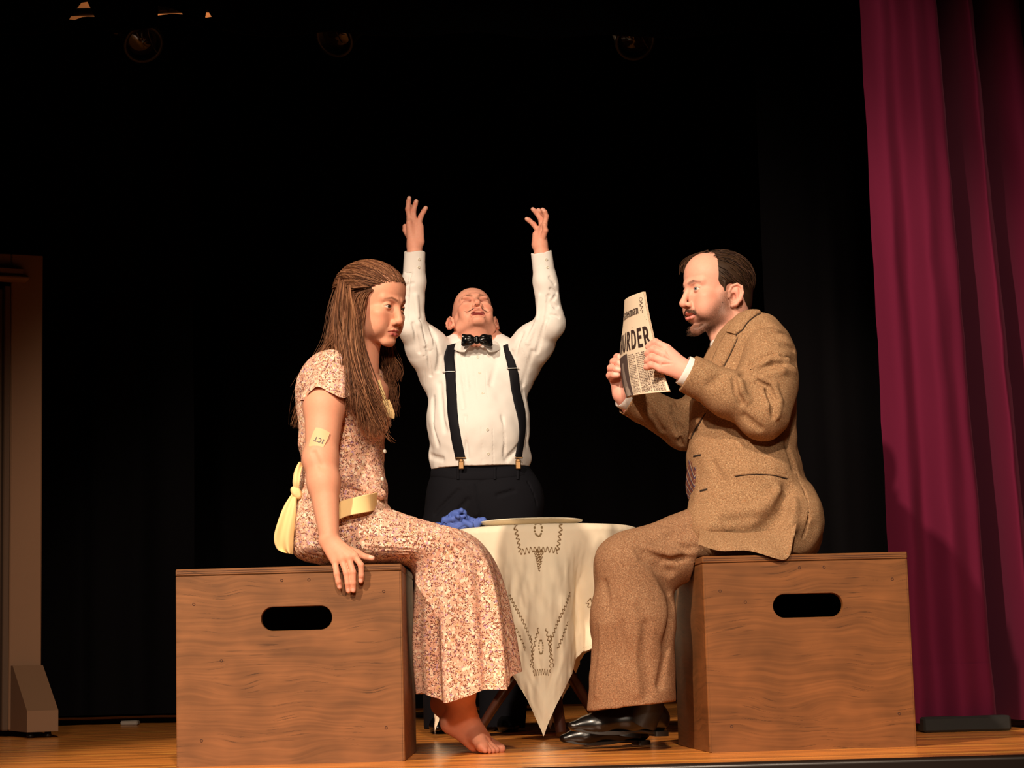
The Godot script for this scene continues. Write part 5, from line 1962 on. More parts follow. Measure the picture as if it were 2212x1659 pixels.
	fingers(a, [
		[kl[0], P(1178, 470, hd + 0.006), P(1170, 459, hd + 0.010), P(1163, 454, hd + 0.014)],
		[kl[1], P(1168, 474, hd + 0.012), P(1158, 459, hd + 0.016), P(1151, 452, hd + 0.020)],
		[kl[2], P(1153, 485, hd + 0.010), P(1143, 476, hd + 0.012), P(1138, 473, hd + 0.014)],
		[kl[3], P(1180, 468, hd - 0.016), P(1177, 458, hd - 0.020), P(1172, 453, hd - 0.022)]], 0.0095, lin(236, 180, 160), V(0, 0, 1))
	fingers(a, [[P(1172, 515, hd - 0.014), P(1178, 498, hd - 0.030), P(1176, 487, hd - 0.036)]], 0.011)
	for k in 3: a.crease(kl[k].lerp(wrl, 0.1) + V(0, 0, 0.012), kl[k].lerp(wrl, 0.5) + V(0, 0, 0.018), 0.004, -0.0016)
	# the rest of the body, under the clothes
	var c := Field.new()
	c.base = skin
	c.cap(shr, elr, 0.05, 0.042, 0.03)
	c.cap(shl, ell, 0.05, 0.042, 0.03)
	c.cap(P(1030, 770, D + 0.05), P(1033, 900, D + 0.02), 0.13, 0.14, 0.05, V(0, 0, 1), 1.5)
	c.cap(P(1033, 900, D + 0.02), P(1040, 1060, D + 0.03), 0.14, 0.14, 0.05, V(0, 0, 1), 1.3)
	c.cap(P(985, 1080, D + 0.03), P(968, 1560, D + 0.02), 0.075, 0.04, 0.03)
	c.cap(P(1095, 1080, D + 0.03), P(1090, 1560, D + 0.05), 0.075, 0.04, 0.03)
	soft("body", [[f, 0.0022, xf], [a, 0.0026], [c, 0.012]], M.skin, o)
	# pencilled moustache with curled ends
	var g := Geo.new()
	for s: float in [-1.0, 1.0]:
		g = Geo.new()
		var pts := spline([V(0.012 * s, -0.0600, 0.0985), V(0.022 * s, -0.0630, 0.0925), V(0.032 * s, -0.0640, 0.0860), V(0.040 * s, -0.0645, 0.0835), V(0.047 * s, -0.0615, 0.0830)], 20)
		var rr := PackedFloat32Array()
		for i in 20: rr.append(lerpf(0.0015, 0.0006, i / 19.0))
		for i in 20: pts[i] = xf * pts[i]
		g.tube(pts, rr, 8)
		part("moustache_tip", g.mesh(), mat(Color(0.16, 0.10, 0.07), 0.6), o, "thin dark curled moustache tip")
	# --- shirt
	var t := Field.new()
	t.cap(P(985, 778, D + 0.05), P(1078, 778, D + 0.05), 0.066, 0.066, 0.05)
	t.cap(P(1030, 800, D + 0.05), P(1033, 900, D + 0.01), 0.165, 0.180, 0.06, V(0, 0, 1), 1.45)
	t.cap(P(1033, 900, D + 0.01), P(1037, 992, D + 0.01), 0.184, 0.184, 0.05, V(0, 0, 1), 1.3)
	t.ell(P(1035, 930, D - 0.05), V(0.15, 0.12, 0.11), 0.06)
	t.cap(P(948, 985, D + 0.02), P(1125, 985, D + 0.02), 0.030, 0.030, 0.04)
	for s in 2:
		var sh: Vector3 = [shr, shl][s]
		var el: Vector3 = [elr, ell][s]
		var wr: Vector3 = [wrr, wrl][s]
		t.cap(sh + V(0, -0.03, 0), sh.lerp(el, 0.5), 0.082, 0.074, 0.05)
		t.cap(sh.lerp(el, 0.5), el, 0.074, 0.050, 0.03)
		t.cap(el, el.lerp(wr, 0.6), 0.050, 0.043, 0.03)
		t.cap(el.lerp(wr, 0.6), wr, 0.043, 0.0365, 0.02)
	t.rough = 0.004
	t.rough_noise = noise(9.0, 14, 2)
	folds(t, [
		[0.008, 0.006, 936, 720, 950, 770, 945, 800], [0.007, 0.005, 925, 700, 940, 745], [0.006, 0.006, 905, 690, 925, 760, 930, 810], [0.007, 0.006, 893, 700, 905, 760], [0.009, -0.006, 898, 640, 905, 700, 918, 745],
		[0.006, 0.004, 878, 588, 888, 592], [0.006, 0.004, 876, 617, 892, 612], [0.005, 0.005, 890, 575, 880, 640, 878, 690],
		[0.008, 0.006, 1128, 720, 1112, 770], [0.008, -0.006, 1165, 640, 1160, 690, 1140, 740], [0.007, 0.007, 1185, 640, 1180, 690, 1160, 760], [0.006, 0.006, 1200, 640, 1192, 650, 1200, 664], [0.006, 0.006, 1188, 600, 1198, 612], [0.006, 0.006, 1190, 625, 1202, 632], [0.006, 0.006, 1188, 654, 1204, 662], [0.006, 0.006, 1190, 680, 1206, 684],
		[0.008, 0.005, 1150, 760, 1130, 830], [0.008, 0.005, 1105, 760, 1112, 830], [0.009, 0.006, 985, 760, 992, 830, 1000, 880], [0.009, 0.005, 1075, 770, 1060, 830], [0.008, 0.005, 1000, 770, 1010, 840],
		[0.010, 0.006, 935, 860, 945, 960], [0.010, 0.006, 930, 985, 955, 992], [0.010, 0.007, 1095, 992, 1120, 965], [0.010, 0.005, 950, 830, 962, 930], [0.010, 0.005, 1130, 850, 1138, 960], [0.007, 0.004, 1005, 900, 1010, 990], [0.007, 0.004, 1085, 900, 1090, 985],
		[0.0022, 0.0022, 1021, 762, 1030, 850, 1041, 930, 1043, 1000], [0.0022, 0.0022, 1046, 762, 1052, 850, 1064, 930, 1066, 1000], [0.0020, 0.002, 935, 755, 915, 770, 918, 830], [0.0020, 0.002, 1128, 755, 1140, 780, 1138, 830]], 6.5)
	t.half(P(1040, 1012, D), V(0, -1, 0), 0.5)
	t.half(wrr + (wrr - elr).normalized() * 0.004, wrr - elr, 0.09)
	t.half(wrl + (wrl - ell).normalized() * 0.004, wrl - ell, 0.09)
	t.cutcap(wrr - (wrr - elr).normalized() * 0.03, wrr + (wrr - elr).normalized() * 0.03, 0.031, 0.033, 0.001)
	t.cutcap(wrl - (wrl - ell).normalized() * 0.03, wrl + (wrl - ell).normalized() * 0.03, 0.031, 0.033, 0.001)
	t.cutcap(P(1030, 700, D - 0.02), P(1030, 770, D + 0.05), 0.075, 0.062, 0.004)
	var shirt := soft("shirt", [[t, 0.0042]], M.white, o, "white dress shirt with the sleeves down")
	# cuffs, buttons
	for s in 2:
		var el: Vector3 = [elr, ell][s]
		var wr: Vector3 = [wrr, wrl][s]
		var ax := (wr - el).normalized()
		var prof := [[0.0385, -0.070], [0.0405, -0.068], [0.0395, 0.004], [0.0375, 0.007], [0.0345, 0.004], [0.034, -0.02]]
		var rows := []
		var xx := ax.cross(V(0, 0, 1)).normalized()
		var zz := xx.cross(ax)
		for q in prof:
			var row := PackedVector3Array()
			for j in 40:
				var an := TAU * j / 40.0
				row.append(wr + ax * (q[1] + 0.004 * sin(an * 2.0 + s)) + (xx * cos(an) + zz * sin(an)) * q[0] * (1.0 + 0.03 * sin(an * 3.0)))
			rows.append(row)
		g = Geo.new()
		g.grid(rows, true, [], [], true)
		var cuff := part("cuff", g.mesh(), M.white, shirt)
		var bx: float = [0.55, 0.35][s]
		var nn := (zz * (1.0 if zz.z > 0 else -1.0) + xx * bx * (1.0 if xx.x > 0 else -1.0)).normalized()
		button(shirt, wr - ax * 0.022 + nn * 0.0405, nn, 0.0055, M.pearl)
		button(shirt, wr - ax * 0.052 + nn * 0.0405, nn, 0.0055, M.pearl)
	for q in [[1032, 771], [1036, 806], [1043, 850], [1053, 928], [1055, 980]]:
		var p := hit(t, q[0], q[1], 6.5)
		button(shirt, p, slope(t, p), 0.0055, M.pearl)
	# collar wings
	for s: float in [-1.0, 1.0]:
		var cx := 1030.0 + 4.0 * s
		var pts := PackedVector3Array()
		var rows := []
		for i in 9:
			var u := i / 8.0
			var top := P(lerpf(cx + 40 * s, cx + 6 * s, u), lerpf(732, 741, u), lerpf(D + 0.02, D - 0.075, sqrt(u)))
			var low := P(lerpf(cx + 56 * s, cx + 22 * s, u), lerpf(752, 764 - 10.0 * absf(u - 0.6), u), lerpf(D + 0.0, D - 0.095, sqrt(u)))
			var row := PackedVector3Array()
			for j in 5:
				var v := j / 4.0
				row.append(top.lerp(low, v) + V(0, 0, 0.010 * sin(v * PI)))
			for j in 5:
				var v := 1.0 - j / 4.0
				row.append(top.lerp(low, v) + V(0, 0, -0.006))
			rows.append(row)
		g = Geo.new()
		g.grid(rows, true, [], [], s < 0.0)
		g.fan(rows[0], V(s, 0, 0)); g.fan(rows[-1], V(-s, 0, 0))
		part("collar", g.mesh(), M.white, shirt)
	# bow tie
	var b := Field.new()
	var bc := P(1030, 735, D - 0.115)
	for s: float in [-1.0, 1.0]:
		b.cap(bc + V(0.008 * s, 0, 0), bc + V(0.026 * s, 0.004, 0.004), 0.009, 0.017, 0.004, V(0, 0, 1), 1.5)
		b.cap(bc + V(0.026 * s, 0.004, 0.004), bc + V(0.050 * s, 0.010 - 0.003 * s, -0.002), 0.016, 0.013, 0.008, V(0, 0, 1), 1.7)
		b.cap(bc + V(0.026 * s, -0.004, 0.004), bc + V(0.048 * s, -0.011 - 0.002 * s, -0.002), 0.016, 0.013, 0.008, V(0, 0, 1), 1.7)
		b.half(bc + V(0.0575 * s, 0, 0), V(s, 0.1, 0), 0.05)
		b.crease(bc + V(0.012 * s, 0.002, 0.016), bc + V(0.040 * s, 0.006, 0.014), 0.004, 0.004)
		b.crease(bc + V(0.012 * s, -0.003, 0.016), bc + V(0.034 * s, -0.010, 0.014), 0.003, 0.003)
	b.cap(bc + V(0, 0.007, 0.006), bc + V(0, -0.007, 0.006), 0.0095, 0.0095, 0.001, V(0, 0, 1), 1.2)
	soft("bow_tie", [[b, 0.002]], M.satin, o, "glossy black bow tie")
	# --- trousers
	var q := Field.new()
	q.cap(P(1035, 1015, D + 0.02), P(1040, 1060, D + 0.03), 0.176, 0.195, 0.03, V(0, 0, 1), 1.32)
	q.cap(P(1000, 1075, D + 0.03), P(970, 1180, D + 0.02), 0.135, 0.115, 0.04)
	q.cap(P(1085, 1070, D + 0.03), P(1100, 1180, D + 0.02), 0.140, 0.115, 0.04)
	q.cap(P(970, 1180, D + 0.02), P(965, 1565, D + 0.02), 0.115, 0.085, 0.03)
	q.cap(P(1100, 1180, D + 0.02), P(1085, 1570, D + 0.04), 0.115, 0.085, 0.03)
	q.ball(P(1120, 1085, D + 0.02), 0.09, 0.05)
	folds(q, [[0.008, 0.006, 990, 1060, 940, 1110], [0.007, 0.005, 1075, 1070, 1110, 1060], [0.003, 0.003, 930, 1032, 1040, 1040, 1128, 1028], [0.008, 0.006, 1010, 1080, 985, 1110], [0.004, 0.004, 1140, 1040, 1160, 1090], [0.010, -0.006, 1020, 1050, 1030, 1110]], 6.5)
	q.half(P(1035, 1005, D), V(0, 1, -0.05), 0.5)
	q.half(P(968, 1574, D), V(0, -1, 0), 0.2)
	q.half(P(1086, 1574, D), V(0, -1, 0), 0.2)
	var tr := soft("trousers", [[q, 0.006]], M.navy, o, "dark trousers with a plain waistband")
	g = strip_on(q, [[930, 1013], [985, 1017], [1040, 1017], [1095, 1012], [1130, 1007]], [[931, 1030], [985, 1035], [1040, 1036], [1095, 1031], [1132, 1026]], 0.003, 24, 4, 6.5)
	part("waistband", g.mesh(), M.navy, tr)
	for x in [990.0, 1069.0, 1118.0]:
		g = strip_on(q, [[x - 3, 1010], [x - 3, 1036]], [[x + 3, 1010], [x + 3, 1036]], 0.007, 6, 3, 6.5)
		part("belt_loop", g.mesh(), M.navy, tr)
	for x in [[955, 1584, D - 0.02, -0.1], [1092, 1584, D + 0.0, 0.15]]:
		shoe(o, P(x[0], x[1], x[2]), V(x[3], 0, 1).normalized(), V(0, 1, 0), 0.92, "black shoe")
	# --- braces
	var br := [[[[966, 746], [959, 770], [961, 800], [966, 860], [972, 920], [985, 992]], [[984, 742], [981, 770], [984, 800], [987, 860], [992, 920], [1005, 988]], [995, 1006]],
		[[[1087, 748], [1094, 780], [1100, 810], [1110, 870], [1121, 930], [1113, 986]], [[1098, 744], [1112, 780], [1120, 810], [1129, 870], [1134, 930], [1126, 988]], [1118, 998]]]
	for s in 2:
		g = strip_on(t, br[s][0], br[s][1], 0.0035, 32, 5, 6.5, 0.002)
		var st := part("brace", g.mesh(), M.strap, o, "dark elastic brace with a metal slide and clip")
		var y := [805.0, 796.0][s] as float
		var x0 := [957.0, 1095.0][s] as float
		var p0 := hit(t, x0, y, 6.5)
		var p1 := hit(t, x0 + 26, y - 1, 6.5)
		var nn := slope(t, (p0 + p1) * 0.5)
		g = Geo.new()
		g.tube(PackedVector3Array([p0 + nn * 0.008, p0.lerp(p1, 0.5) + nn * 0.010, p1 + nn * 0.008]), PackedFloat32Array([0.0022, 0.0022, 0.0022]), 8)
		part("slide", g.mesh(), M.steel, st)
		var cp := hit(t, br[s][2][0], 992, 6.5) + V(0, 0, 0.008)
		g = Geo.new()
		g.box(cp + V(0, 0.004, 0), V(0.042, 0.006, 0.005), 0.002)
		g.box(cp + V(0.002, -0.020, 0.002), V(0.020, 0.036, 0.006), 0.0025)
		g.box(cp + V(0.002, -0.006, 0.005), V(0.014, 0.012, 0.005), 0.002)
		part("clip", g.mesh(), M.brass, st)

# a lace-up shoe; at is the middle of the sole on the ground, fwd points to the toe
func shoe(parent: Node, at: Vector3, fwd: Vector3, up: Vector3, scale: float, label: String, m: Material = null) -> void:
	var side := up.cross(fwd).normalized()
	var b := Basis(side, up, fwd).scaled_local(Vector3.ONE * scale)
	var xf := Transform3D(b, at)
	var f := Field.new()
	f.cap(V(0, 0.045, -0.085), V(0, 0.040, -0.02), 0.036, 0.034, 0.03)
	f.cap(V(0, 0.036, 0.0), V(0.002, 0.030, 0.075), 0.038, 0.036, 0.04, V(0, 1, 0), 1.35)
	f.cap(V(0.002, 0.030, 0.075), V(0.004, 0.026, 0.138), 0.036, 0.015, 0.03, V(0, 1, 0), 1.2)
	f.cap(V(0, 0.06, -0.06), V(0, 0.085, -0.055), 0.036, 0.034, 0.03)
	f.cap(V(0, 0.065, -0.03), V(0, 0.045, 0.05), 0.032, 0.026, 0.03)
	f.half(V(0, 0.012, 0.0), V(0, -1, 0), 0.3)
	f.half(V(0, 0.10, -0.05), V(0, 1, 0.3), 0.2)
	f.cutcap(V(0, 0.08, -0.055), V(0, 0.13, -0.06), 0.028, 0.034, 0.004)
	for k in 4: f.crease(V(-0.034, 0.034, 0.052 + 0.010 * k), V(0.034, 0.036, 0.046 + 0.010 * k), 0.0035, 0.0030)
	f.crease(V(-0.030, 0.030, 0.02), V(-0.030, 0.062, -0.02), 0.002, 0.0015)
	f.crease(V(0.030, 0.030, 0.02), V(0.030, 0.062, -0.02), 0.002, 0.0015)
	f.crease(V(-0.026, 0.046, 0.100), V(0.028, 0.046, 0.100), 0.002, 0.0012)
	var so := soft("shoe", [[f, 0.0034, xf]], m if m else M.leather, parent, label)
	# sole and heel
	var out := PackedVector2Array()
	for k in 48:
		var an := TAU * k / 48.0
		var z := 0.138 * sin(an) + 0.012 if sin(an) > 0 else 0.125 * sin(an) + 0.012
		var w := 0.040 * pow(absf(cos(an)), 0.75) * (1.0 - 0.12 * exp(-pow((z + 0.03) / 0.03, 2.0))) * (1.0 if z < 0.08 else lerpf(1.0, 0.72, (z - 0.08) / 0.07))
		out.append(Vector2(w * signf(cos(an)), z))
	var g := Geo.new()
	var lay := Transform3D(Basis(V(1, 0, 0), V(0, 0, 1), V(0, -1, 0)), V(0, 0.0105, 0))
	var rows := []
	for e in [0.0045, 0.013]:
		var row := PackedVector3Array()
		for p in out: row.append(xf * V(p.x, e + (0.016 * pow(maxf(p.y - 0.06, 0.0) / 0.09, 2.0)) + 0.008 * exp(-pow((p.y + 0.035) / 0.03, 2.0)) * (1.0 if e < 0.01 else 0.3), p.y))
		rows.append(row)
	g.grid(rows, true)
	g.fan(rows[0], -up); g.fan(rows[1], up)
	part("sole", g.mesh(), M.sole, so)
	g = Geo.new()
	rows = []
	for e in [0.0, 0.001, 0.012]:
		var row := PackedVector3Array()
		for k in 25:
			var an := PI + PI * k / 24.0
			row.append(xf * V(0.036 * cos(an), e, -0.072 + 0.045 * sin(an)))
		rows.append(row)
	g.grid(rows, true)
	g.fan(rows[0], -up)
	part("heel", g.mesh(), M.sole, so)
	g = Geo.new()
	for k in 4:
		var z := 0.030 - 0.016 * k
		var y := 0.0635 + 0.0075 * k
		g.tube(PackedVector3Array([xf * V(-0.016, y - 0.002, z), xf * V(0, y + 0.003, z + 0.003), xf * V(0.016, y - 0.002, z)]), PackedFloat32Array([0.0016, 0.0018, 0.0016]), 6)
	for s: float in [-1.0, 1.0]:
		g.tube(spline([xf * V(0, 0.068, 0.032), xf * V(0.014 * s, 0.074, 0.036), xf * V(0.024 * s, 0.062, 0.030), xf * V(0.010 * s, 0.066, 0.030)], 14), PackedFloat32Array([0.0015, 0.0015, 0.0015, 0.0015, 0.0015, 0.0015, 0.0015, 0.0015, 0.0015, 0.0015, 0.0015, 0.0015, 0.0015, 0.0015]), 6)
	part("lace", g.mesh(), M.black, so)

# ---------------------------------------------------------------- the man with the newspaper
func reader() -> void:
	var o := thing("person", "bearded man in a tan tweed suit seated on the right box reading a newspaper", "person")
	var skin := lin(221, 161, 140)
	var xf := head_xf(P(1489, 627, 5.80), deg_to_rad(-66), deg_to_rad(-1), deg_to_rad(0), 1.0)
	var inv := xf.affine_inverse()
	var beard := lin(92, 62, 48)
	var h := {"skin": skin, "jaw": 1.06, "face_len": 1.15, "cheek": 1.05, "ear_y": -0.012, "nose": 1.12, "lips": lin(214, 128, 122), "brow_col": lin(104, 72, 62), "open": 0.0043, "gap": 0.0045, "brow": 1.1, "brow_w": 0.0040, "brow_speck": 0.15, "lash_a": 0.5,
		"neck": [V(0, -0.045, -0.015), inv * P(1602, 745, 5.82), 0.060, 0.062, [[V(0, -0.085, 0.01), inv * P(1585, 760, 5.80), 0.035, 0.05]]]}
	var f := head_field(h)
	# beard and moustache: short dark growth
	for s: float in [-1.0, 1.0]:
		f.paints([V(0.066 * s, -0.028, 0.010), V(0.062 * s, -0.060, 0.016), V(0.052 * s, -0.084, 0.030), V(0.034 * s, -0.104, 0.054), V(0.012 * s, -0.116, 0.070)], 0.020, 0.020, beard, 0.95, 0.25)
		f.paints([V(0.058 * s, -0.085, 0.015), V(0.040 * s, -0.112, 0.045), V(0.0, -0.122, 0.062)], 0.014, 0.014, beard, 0.85, 0.35)
		f.paints([V(0.002 * s, -0.0590, 0.100), V(0.014 * s, -0.0605, 0.098), V(0.026 * s, -0.066, 0.088), V(0.031 * s, -0.080, 0.082), V(0.028 * s, -0.098, 0.080)], 0.0048, 0.0060, lin(96, 68, 54), 0.85, 0.2)
		f.paint(V(0.050 * s, -0.068, 0.045), V(0.036 * s, -0.095, 0.062), 0.020, 0.020, beard, 0.85, 0.4)
		f.paint(V(0.020 * s, -0.108, 0.082), V(0.030 * s, -0.098, 0.074), 0.012, 0.012, beard, 0.8, 0.35)
	f.paint(V(-0.006, -0.090, 0.094), V(0.006, -0.090, 0.094), 0.004, 0.004, beard, 0.6, 0.3)
	f.paint(V(-0.012, -0.122, 0.082), V(0.012, -0.122, 0.082), 0.016, 0.014, beard, 0.85, 0.35)
	f.paint(V(0, -0.128, 0.055), V(0, -0.128, 0.070), 0.016, 0.014, beard, 0.85, 0.3)
	f.paint(V(-0.016, -0.112, 0.085), V(0.016, -0.112, 0.085), 0.010, 0.010, beard, 0.75, 0.4)
	# hands
	var a := Field.new()
	a.base = lin(232, 166, 148)
	a.mottle = 0.05
	var wn := P(1478, 800, 5.520)
	var kn := [P(1440, 752, 5.515), P(1436, 766, 5.510), P(1433, 781, 5.512), P(1428, 796, 5.518)]
	a.cap(P(1500, 815, 5.52), wn, 0.030, 0.027, 0.02)
	for k in 4: a.cap(wn + V(0, 0.008 - 0.006 * k, 0.004), kn[k], 0.020, 0.0122, 0.012)
	fingers(a, [
		[kn[0], P(1416, 739, 5.520), P(1405, 745, 5.530), P(1400, 749, 5.535)],
		[kn[1], P(1411, 755, 5.515), P(1402, 761, 5.525), P(1398, 765, 5.532)],
		[kn[2], P(1409, 772, 5.515), P(1400, 778, 5.525), P(1397, 781, 5.532)],
		[kn[3], P(1408, 788, 5.520), P(1400, 792, 5.530), P(1396, 793, 5.534)]], 0.0100, Color(0, 0, 0, 0), V(0, 0.3, 1))
	fingers(a, [[P(1462, 778, 5.55), P(1440, 765, 5.585), P(1420, 758, 5.600), P(1408, 754, 5.600)]], 0.0115)
	a.cap(P(1475, 795, 5.53), P(1462, 778, 5.55), 0.020, 0.014, 0.012)
	for k in 3: a.crease(kn[k].lerp(kn[k + 1], 0.5) + V(0, 0, 0.012), P(1452, 778 + 4 * k, 5.50), 0.003, 0.002)
	# far hand comes round the left edge of the paper
	var wf := P(1345, 850, 5.90)
	a.cap(P(1365, 880, 5.92), wf, 0.030, 0.026, 0.02)
	a.cap(wf, P(1330, 815, 5.90), 0.026, 0.020, 0.015)
	a.cap(wf, P(1335, 790, 5.90), 0.022, 0.015, 0.015)
	fingers(a, [
		[P(1328, 782, 5.90), P(1333, 771, 5.875), P(1339, 771, 5.855), P(1342, 774, 5.850)],
		[P(1323, 792, 5.90), P(1325, 781, 5.865), P(1336, 783, 5.842), P(1342, 787, 5.838)],
		[P(1320, 804, 5.90), P(1319, 795, 5.860), P(1330, 797, 5.836), P(1338, 799, 5.832)],
		[P(1322, 818, 5.90), P(1317, 811, 5.865), P(1326, 810, 5.842), P(1334, 810, 5.838)]], 0.0100, lin(240, 184, 168), V(-0.4, 0.3, 1))
	fingers(a, [[P(1340, 825, 5.92), P(1352, 800, 5.935), P(1360, 785, 5.925)]], 0.0115)
	# body under the suit
	var c := Field.new()
	c.base = skin
	c.cap(P(1612, 790, 5.83), P(1618, 960, 5.82), 0.07, 0.10, 0.05)
	c.cap(P(1618, 960, 5.82), P(1650, 1130, 5.81), 0.10, 0.10, 0.05)
	c.cap(P(1650, 760, 5.66), P(1652, 905, 5.57), 0.045, 0.04, 0.03)
	c.cap(P(1652, 905, 5.57), wn, 0.04, 0.026, 0.03)
	c.cap(P(1600, 770, 5.98), P(1478, 930, 6.0), 0.045, 0.04, 0.03)
	c.cap(P(1478, 930, 6.0), wf, 0.04, 0.026, 0.03)
	c.cap(P(1640, 1128, 5.70), P(1345, 1215, 5.66), 0.065, 0.045, 0.03)
	c.cap(P(1345, 1225, 5.66), P(1400, 1530, 5.70), 0.052, 0.036, 0.03)
	c.cap(P(1640, 1128, 5.92), P(1350, 1215, 5.98), 0.062, 0.045, 0.03)
	c.cap(P(1350, 1225, 5.98), P(1345, 1560, 5.98), 0.052, 0.036, 0.03)
	soft("body", [[f, 0.0018, xf], [a, 0.0024], [c, 0.012]], M.skin, o)
	eyes(o, xf, V(0.22, -0.04, 1), lin(120, 120, 122))
	reader_hair(o, xf)
	reader_clothes(o, wn, wf)
	newspaper()

func reader_hair(o: Node3D, xf: Transform3D) -> void:
	var r := RandomNumberGenerator.new()
	r.seed = 17
	var cols := [lin(52, 36, 28), lin(66, 46, 36), lin(42, 30, 24), lin(78, 56, 42)]
	var f := Field.new()
	f.base = lin(50, 35, 28)
	f.ell(V(0, 0.036, -0.020), V(0.0815, 0.0825, 0.0985), 0.02)
	f.ell(V(0, -0.025, -0.055), V(0.062, 0.062, 0.052), 0.02)
	f.cutcap(V(0, 0.055, 0.110), V(0, -0.06, 0.10), 0.066, 0.075, 0.006)
	f.cutcap(V(0, 0.09, 0.09), V(0, 0.03, 0.12), 0.032, 0.05, 0.006)
	for s: float in [-1.0, 1.0]:
		f.cutcap(V(0.052 * s, 0.072, 0.066), V(0.085 * s, 0.02, 0.072), 0.030, 0.040, 0.006)
		f.cutcap(V(0.080 * s, -0.015, 0.060), V(0.085 * s, -0.08, 0.05), 0.042, 0.050, 0.005)
		f.cutcap(V(0.080 * s, -0.012, -0.008), V(0.08 * s, -0.06, -0.004), 0.024, 0.030, 0.004)
		f.cap(V(0.0725 * s, 0.012, 0.012), V(0.0710 * s, -0.020, 0.014), 0.005, 0.002, 0.006)
	f.half(V(0, -0.075, -0.06), V(0, -1, 0.2), 0.2)
	for k in 90:
		var an := r.randf_range(-1.6, 1.6)
		var z := r.randf_range(-0.1, 0.05)
		var p0 := V(0.083 * sin(an), 0.038 + 0.09 * cos(an), z)
		f.crease(p0, p0 + V(r.randf_range(-0.008, 0.008), -0.010 * absf(sin(an)), -0.022), 0.0022, 0.0022)
	var cap := soft("hair", [[f, 0.0022, xf]], M.hair, o, "short dark brown hair with a high forehead")
	var g := Geo.new()
	var c := V(0, 0.036, -0.020)
	var rad := V(0.0825, 0.0835, 0.0995)
	for k in 900:
		var d := V(r.randfn(), r.randfn() * 0.9 + 0.35, r.randfn() - 0.35).normalized()
		var p := c + d * rad
		if p.y < -0.03 and p.z > -0.03: continue
		if d.y < -0.55: continue
		if p.z > 0.030 + 0.018 * smoothstep(0.075, 0.11, p.y) and not (p.y > 0.092 and p.z < 0.075): continue
		if absf(p.x) > 0.06 and p.y < 0.012 and p.z > -0.03: continue
		var flow := V(d.x * 0.3, -0.35 - 0.4 * (1.0 - maxf(d.y, 0.0)), -0.8)
		flow = (flow - d * flow.dot(d)).normalized()
		var pts := PackedVector3Array()
		var ln := r.randf_range(0.016, 0.030)
		for i in 6:
			var t := i / 5.0
			var q := p + flow * ln * t
			var dd := ((q - c) / rad).normalized()
			pts.append(xf * (c + dd * rad * (0.995 + 0.03 * sin(t * PI * 0.8))))
		lock(g, pts, 0.0016, 0.0009, cols[r.randi() % 4] * r.randf_range(0.8, 1.3), 4)
	# forelock combed across the brow
	for k in 46:
		var u := r.randf()
		var p := V(-0.050 + 0.055 * u, 0.099 + r.randf_range(-0.006, 0.008), 0.062 - 0.010 * u)
		var pts := spline([xf * (p + V(0.03, 0.008, -0.02)), xf * p, xf * (p + V(-0.022, -0.014, 0.010)), xf * (p + V(-0.032, -0.026 - 0.012 * r.randf(), 0.010))], 10)
		lock(g, pts, 0.0018, 0.0008, cols[r.randi() % 4] * r.randf_range(0.8, 1.3), 4)
	# beard: short hairs along the jaw, chin and lip
	for k in 1700:
		var s: float = [-1.0, 1.0][r.randi() % 2]
		var path := [V(0.0695 * s, -0.030, 0.008), V(0.066 * s, -0.064, 0.014), V(0.054 * s, -0.092, 0.034), V(0.034 * s, -0.113, 0.058), V(0.012 * s, -0.123, 0.078), V(0.0, -0.122, 0.088)]
		var t := pow(r.randf(), 0.75) * 4.999
		var j := int(t)
		var p: Vector3 = path[j].lerp(path[j + 1], t - j)
		p += V(-0.010 * s * r.randf(), r.randf_range(-0.005, 0.018) * minf(1.0, t), r.randf_range(-0.010, 0.006))
		var dn := V(0.004 * s * r.randf(), -0.0065, 0.003 * r.randf() * t)
		lock(g, PackedVector3Array([xf * p, xf * (p + dn * 0.5), xf * (p + dn)]), 0.0007, 0.0003, cols[r.randi() % 4] * r.randf_range(1.3, 2.4), 3)
	for k in 150:
		var s: float = [-1.0, 1.0][r.randi() % 2]
		var u := r.randf()
		var p := V((0.002 + 0.026 * u) * s, -0.0585 - 0.007 * u * u + r.randf_range(-0.002, 0.002), 0.1005 - 0.013 * u * u)
		lock(g, PackedVector3Array([xf * p, xf * (p + V(0.003 * s, -0.004, 0.0015)), xf * (p + V(0.005 * s, -0.008, 0.0005))]), 0.0007, 0.0003, cols[r.randi() % 4] * r.randf_range(1.3, 2.4), 3)
	part("strands", g.mesh(), M.hair, cap)

